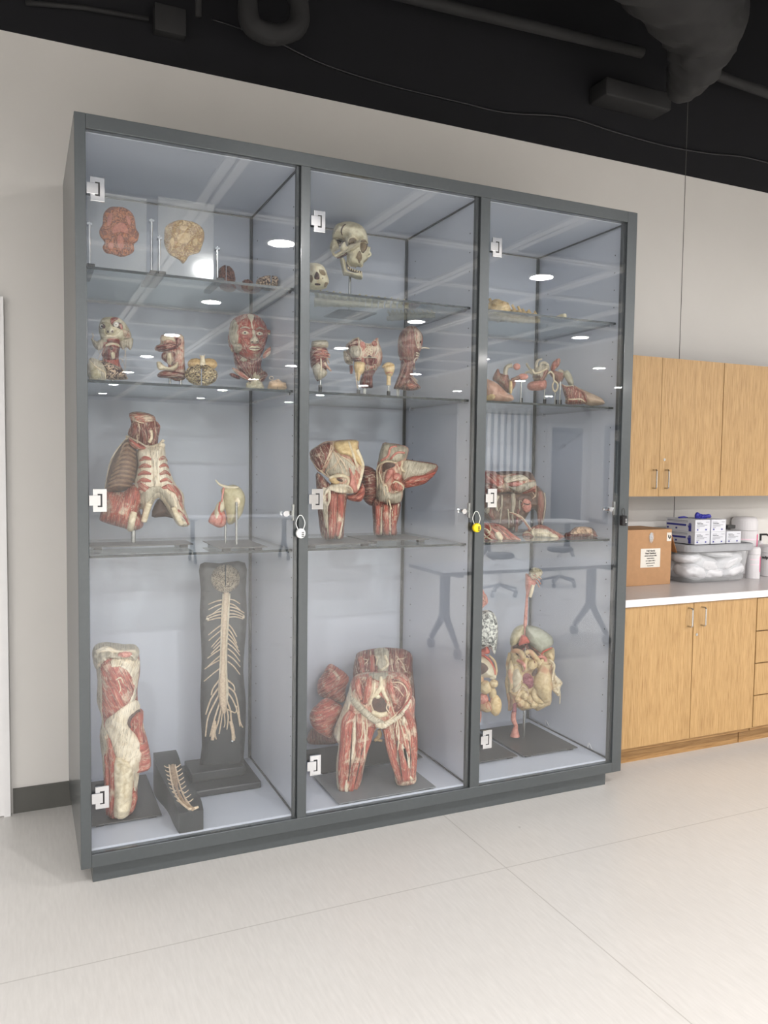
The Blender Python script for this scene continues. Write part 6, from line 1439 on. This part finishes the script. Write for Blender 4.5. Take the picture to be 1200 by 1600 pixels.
s.strand('artery_arch', TRAC, [(20, 715, 9), (80, 722, 10), (130, 765, 10), (160, 830, 9), (165, 870, 7)], lift=.6); s.strand('outer_tissue', GUT, [(120, 720, 8), (165, 770, 9), (178, 840, 9), (170, 880, 8)], lift=.4, lump=.2)
for x, y, a_, b_, m_ in ((90, 970, 50, 56, GUT), (158, 940, 34, 34, GUT), (70, 1060, 46, 44, PINK), (150, 1020, 30, 48, GUT), (105, 1120, 60, 46, GUT), (170, 1110, 48, 84, FAT), (40, 900, 40, 40, GUT), (150, 890, 28, 20, GUTP)): s.blob('gut_loop', m_, x, y, a_, b_, min(a_, b_)*.9, off=.02, amp=.07)
s.web('vessels', TRAC, [[(100, 1060, 2), (120, 1100, 2.5), (140, 1150, 2)], [(120, 1070, 2), (100, 1110, 2), (110, 1140, 2)], [(140, 1050, 2), (130, 1090, 2)]], lift=.8)
s.strand('rectum', PINK, [(40, 1150, 20), (45, 1190, 18), (40, 1240, 15)], off=.01, flat=1)
s.rod(25, 1180, SF+.012, .006); s.plate(1.705, 2.045, .205, .60, SF, foot=.010)
s = Spec('digestive_tract_model', 'digestive tract with throat, stomach, liver and gut coils on a rod and steel plate', CR, 420, .42, SF, zm=.0145)
s.strand('gullet', PINK, [(430, 130, 20), (418, 250, 11), (408, 400, 13), (402, 500, 15), (398, 570, 12)], off=.03, flat=1, lump=.1)
s.inflate('throat', PINK, [(408, 80), (440, 90), (480, 110), (490, 150), (465, 200), (440, 240), (420, 270), (405, 200), (404, 120)], .03, off=.02, amp=.15)
s.inflate('tongue_root', GUTP, [(440, 60), (470, 32), (520, 45), (540, 70), (520, 110), (470, 130), (430, 95)], .035, off=.03, amp=.5, freq=70)
s.strand('larynx', TEN, [(465, 170, 14), (450, 230, 14), (440, 265, 11)], off=.05, flat=1)
s.strands('throat_strip', MUL, [[(450, 130, 8), (490, 150, 7), (515, 190, 4)], [(460, 110, 7), (500, 130, 6), (525, 165, 4)], [(470, 95, 6), (510, 110, 5), (530, 125, 4)]], lift=.6)
s.inflate('gut_mass', GUT, [(290, 700), (300, 640), (420, 620), (600, 690), (630, 760), (615, 820), (620, 900), (612, 1000), (608, 1090), (560, 1118), (500, 1150), (460, 1130), (380, 1146), (330, 1120), (275, 1155), (282, 1050), (262, 960), (275, 840)], .075, R=60, amp=.2, freq=26, res=1300)
s.inflate('liver', STOM, [(288, 640), (286, 580), (310, 520), (350, 490), (395, 485), (395, 560), (360, 610), (330, 640)], .05, off=.02, amp=.08)
s.inflate('stomach', tissue('grey_olive', (176, 176, 158), (140, 140, 120), 22, .6), [(405, 500), (430, 486), (500, 500), (570, 540), (615, 580), (622, 630), (590, 660), (545, 700), (500, 690), (450, 640), (412, 590)], .06, off=.03, amp=.08)
s.inflate('stomach_lower', GUT, [(540, 700), (600, 660), (630, 670), (634, 740), (620, 765), (570, 740)], .045, off=.03)
s.strand('artery', TRAC, [(530, 715, 5), (550, 690, 8), (610, 660, 5)], off=.085); s.patch('dark_mesentery', DARK, [(310, 640), (390, 590), (450, 650), (520, 710), (560, 740), (500, 760), (440, 740), (380, 740), (320, 700)], .006)
s.inflate('duct_tissue', TRAC, [(370, 570), (395, 560), (430, 590), (440, 620), (400, 630), (350, 640)], .02, off=.06)
s.inflate('liver_lobe', GUTP, [(300, 830), (360, 800), (395, 860), (380, 960), (330, 1010), (290, 980)], .05, off=.04, amp=.1)
s.blob('gut_loop', GUT, 460, 795, 36, 44, 30, off=.09, rot=-20); s.blob('gut_loop', GUT, 400, 800, 24, 52, 26, off=.085)
s.strand('colon', GUT, [(570, 790, 34), (560, 870, 50), (548, 950, 52), (560, 1030, 50), (572, 1080, 34)], off=.075, flat=.8, seg=20, k=7, lump=.35, add=True)
s.strand('colon_bend', GUT, [(520, 800, 26), (560, 775, 30), (610, 790, 26)], off=.06, lump=.3)
s.blob('hole', DARK, 478, 852, 16, 34, 8, off=.10, rot=-25)
for x, y, a_, b_ in ((400, 1040, 34, 30), (370, 1090, 32, 34), (440, 1060, 28, 34), (470, 1100, 30, 32), (345, 1060, 26, 30), (410, 1110, 32, 30)): s.blob('gut_loop', GUT, x, y, a_, b_, 26, off=.075, amp=.2)
s.strands('gut_fold', GUT, [[(300, 700, 16), (330, 680, 22), (370, 700, 20), (390, 740, 16)], [(292, 760, 14), (300, 820, 20), (290, 880, 22), (300, 950, 20), (290, 1010, 16)], [(400, 700, 16), (440, 690, 18), (470, 720, 18), (500, 760, 18), (530, 790, 16)], [(480, 980, 18), (470, 1030, 22), (500, 1070, 22), (540, 1090, 18)], [(590, 700, 18), (610, 740, 18), (590, 780, 16)]], lift=.35, lump=.4, seg=14)
s.strands('gut_fold', PINK, [[(340, 760, 10), (380, 780, 14), (400, 820, 12), (380, 850, 8)], [(500, 740, 12), (530, 730, 16), (560, 745, 14), (560, 770, 10)]], lift=.4, lump=.4)
s.strands('vessel', MUD, [[(405, 650, 5), (430, 700, 6), (460, 740, 5), (480, 780, 4)], [(430, 620, 5), (400, 660, 6), (370, 690, 5), (350, 720, 4)], [(460, 660, 6), (500, 690, 6), (540, 720, 5)], [(350, 650, 4), (390, 640, 5), (430, 660, 5)]], lift=.8)
MAG = tissue('magenta_mesentery', (170, 110, 116), (126, 62, 74), 70)
s.patch('mesentery', MAG, [(390, 870), (430, 860), (460, 900), (470, 950), (440, 980), (410, 950), (385, 920)], .014, amp=.8)
s.web('vessels', MAG, [[(400, 880, 6), (430, 900, 7), (440, 950, 6), (430, 980, 4)], [(420, 870, 5), (460, 900, 6), (450, 960, 5)], [(385, 930, 5), (420, 940, 5), (470, 930, 4)]], lift=.8)
s.web('mesentery_fibres', NERVE, [[(350, 720, 4), (400, 700, 5), (430, 730, 4)], [(330, 700, 3), (370, 710, 4), (350, 740, 3)], [(310, 800, 4), (340, 790, 4), (370, 810, 3)], [(380, 960, 6), (350, 1010, 5), (340, 1030, 4)], [(380, 960, 5), (420, 990, 5), (425, 1040, 4)], [(350, 990, 5), (390, 985, 5), (415, 1000, 4)], [(300, 990, 4), (340, 960, 5), (370, 930, 5)], [(410, 720, 3), (430, 700, 3), (440, 760, 3)]], lift=.9)
s.inflate('fat_apron', TEN, [(605, 780), (630, 800), (640, 870), (695, 930), (680, 970), (668, 1040), (640, 1020), (612, 980), (618, 880)], .018, off=.03, amp=.6, freq=60)
s.strand('drip', TEN, [(672, 980, 4), (676, 1040, 4), (672, 1100, 3)], off=.03); s.strand('fold_edge', TEN, [(590, 750, 6), (630, 790, 9), (622, 860, 8), (615, 920, 6)], off=.09, lump=.4)
s.strand('left_fringe', GUT, [(285, 700, 14), (272, 820, 16), (262, 960, 16), (280, 1080, 14), (275, 1150, 9)], off=.02, lump=.6)
s.strand('rectum', MAG, [(325, 1040, 13), (322, 1090, 16), (318, 1160, 17)], off=.06, flat=1); s.strand('rectum', PINK, [(318, 1150, 18), (312, 1220, 22), (330, 1270, 18), (325, 1300, 24), (325, 1345, 38), (325, 1354, 40)], off=.05, flat=.9, lump=.1)
s.rod(397, 1130, SF+.012, .0075, -.01); s.strand('thin_pin', M_ROD, [(402, 650, 2), (402, 720, 2)], off=.11)
s.plate(2.07, 2.40, .19, .62, SF, foot=.010)
# small clear hooks on the right inner panel
for px, py in ((855, 1130), (922, 1166)):
    d_ = ray(px, py); q = CAM+d_*((2.452-CAM.x)/d_.x); bm = bmesh.new()
    tube(bm, spline([(2.455, q.y-.012, q.z-.014), (2.446, q.y-.004, q.z+.012), (2.444, q.y+.004, q.z+.014), (2.446, q.y+.010, q.z-.010)], 5), .0022, 6)
    props(obj('hook', bm, M_WHP, smooth=True), 'tiny white hook on the right inner wall, ' + ('the one farther from the door' if px < 900 else 'the one nearer the door'), 'hook')
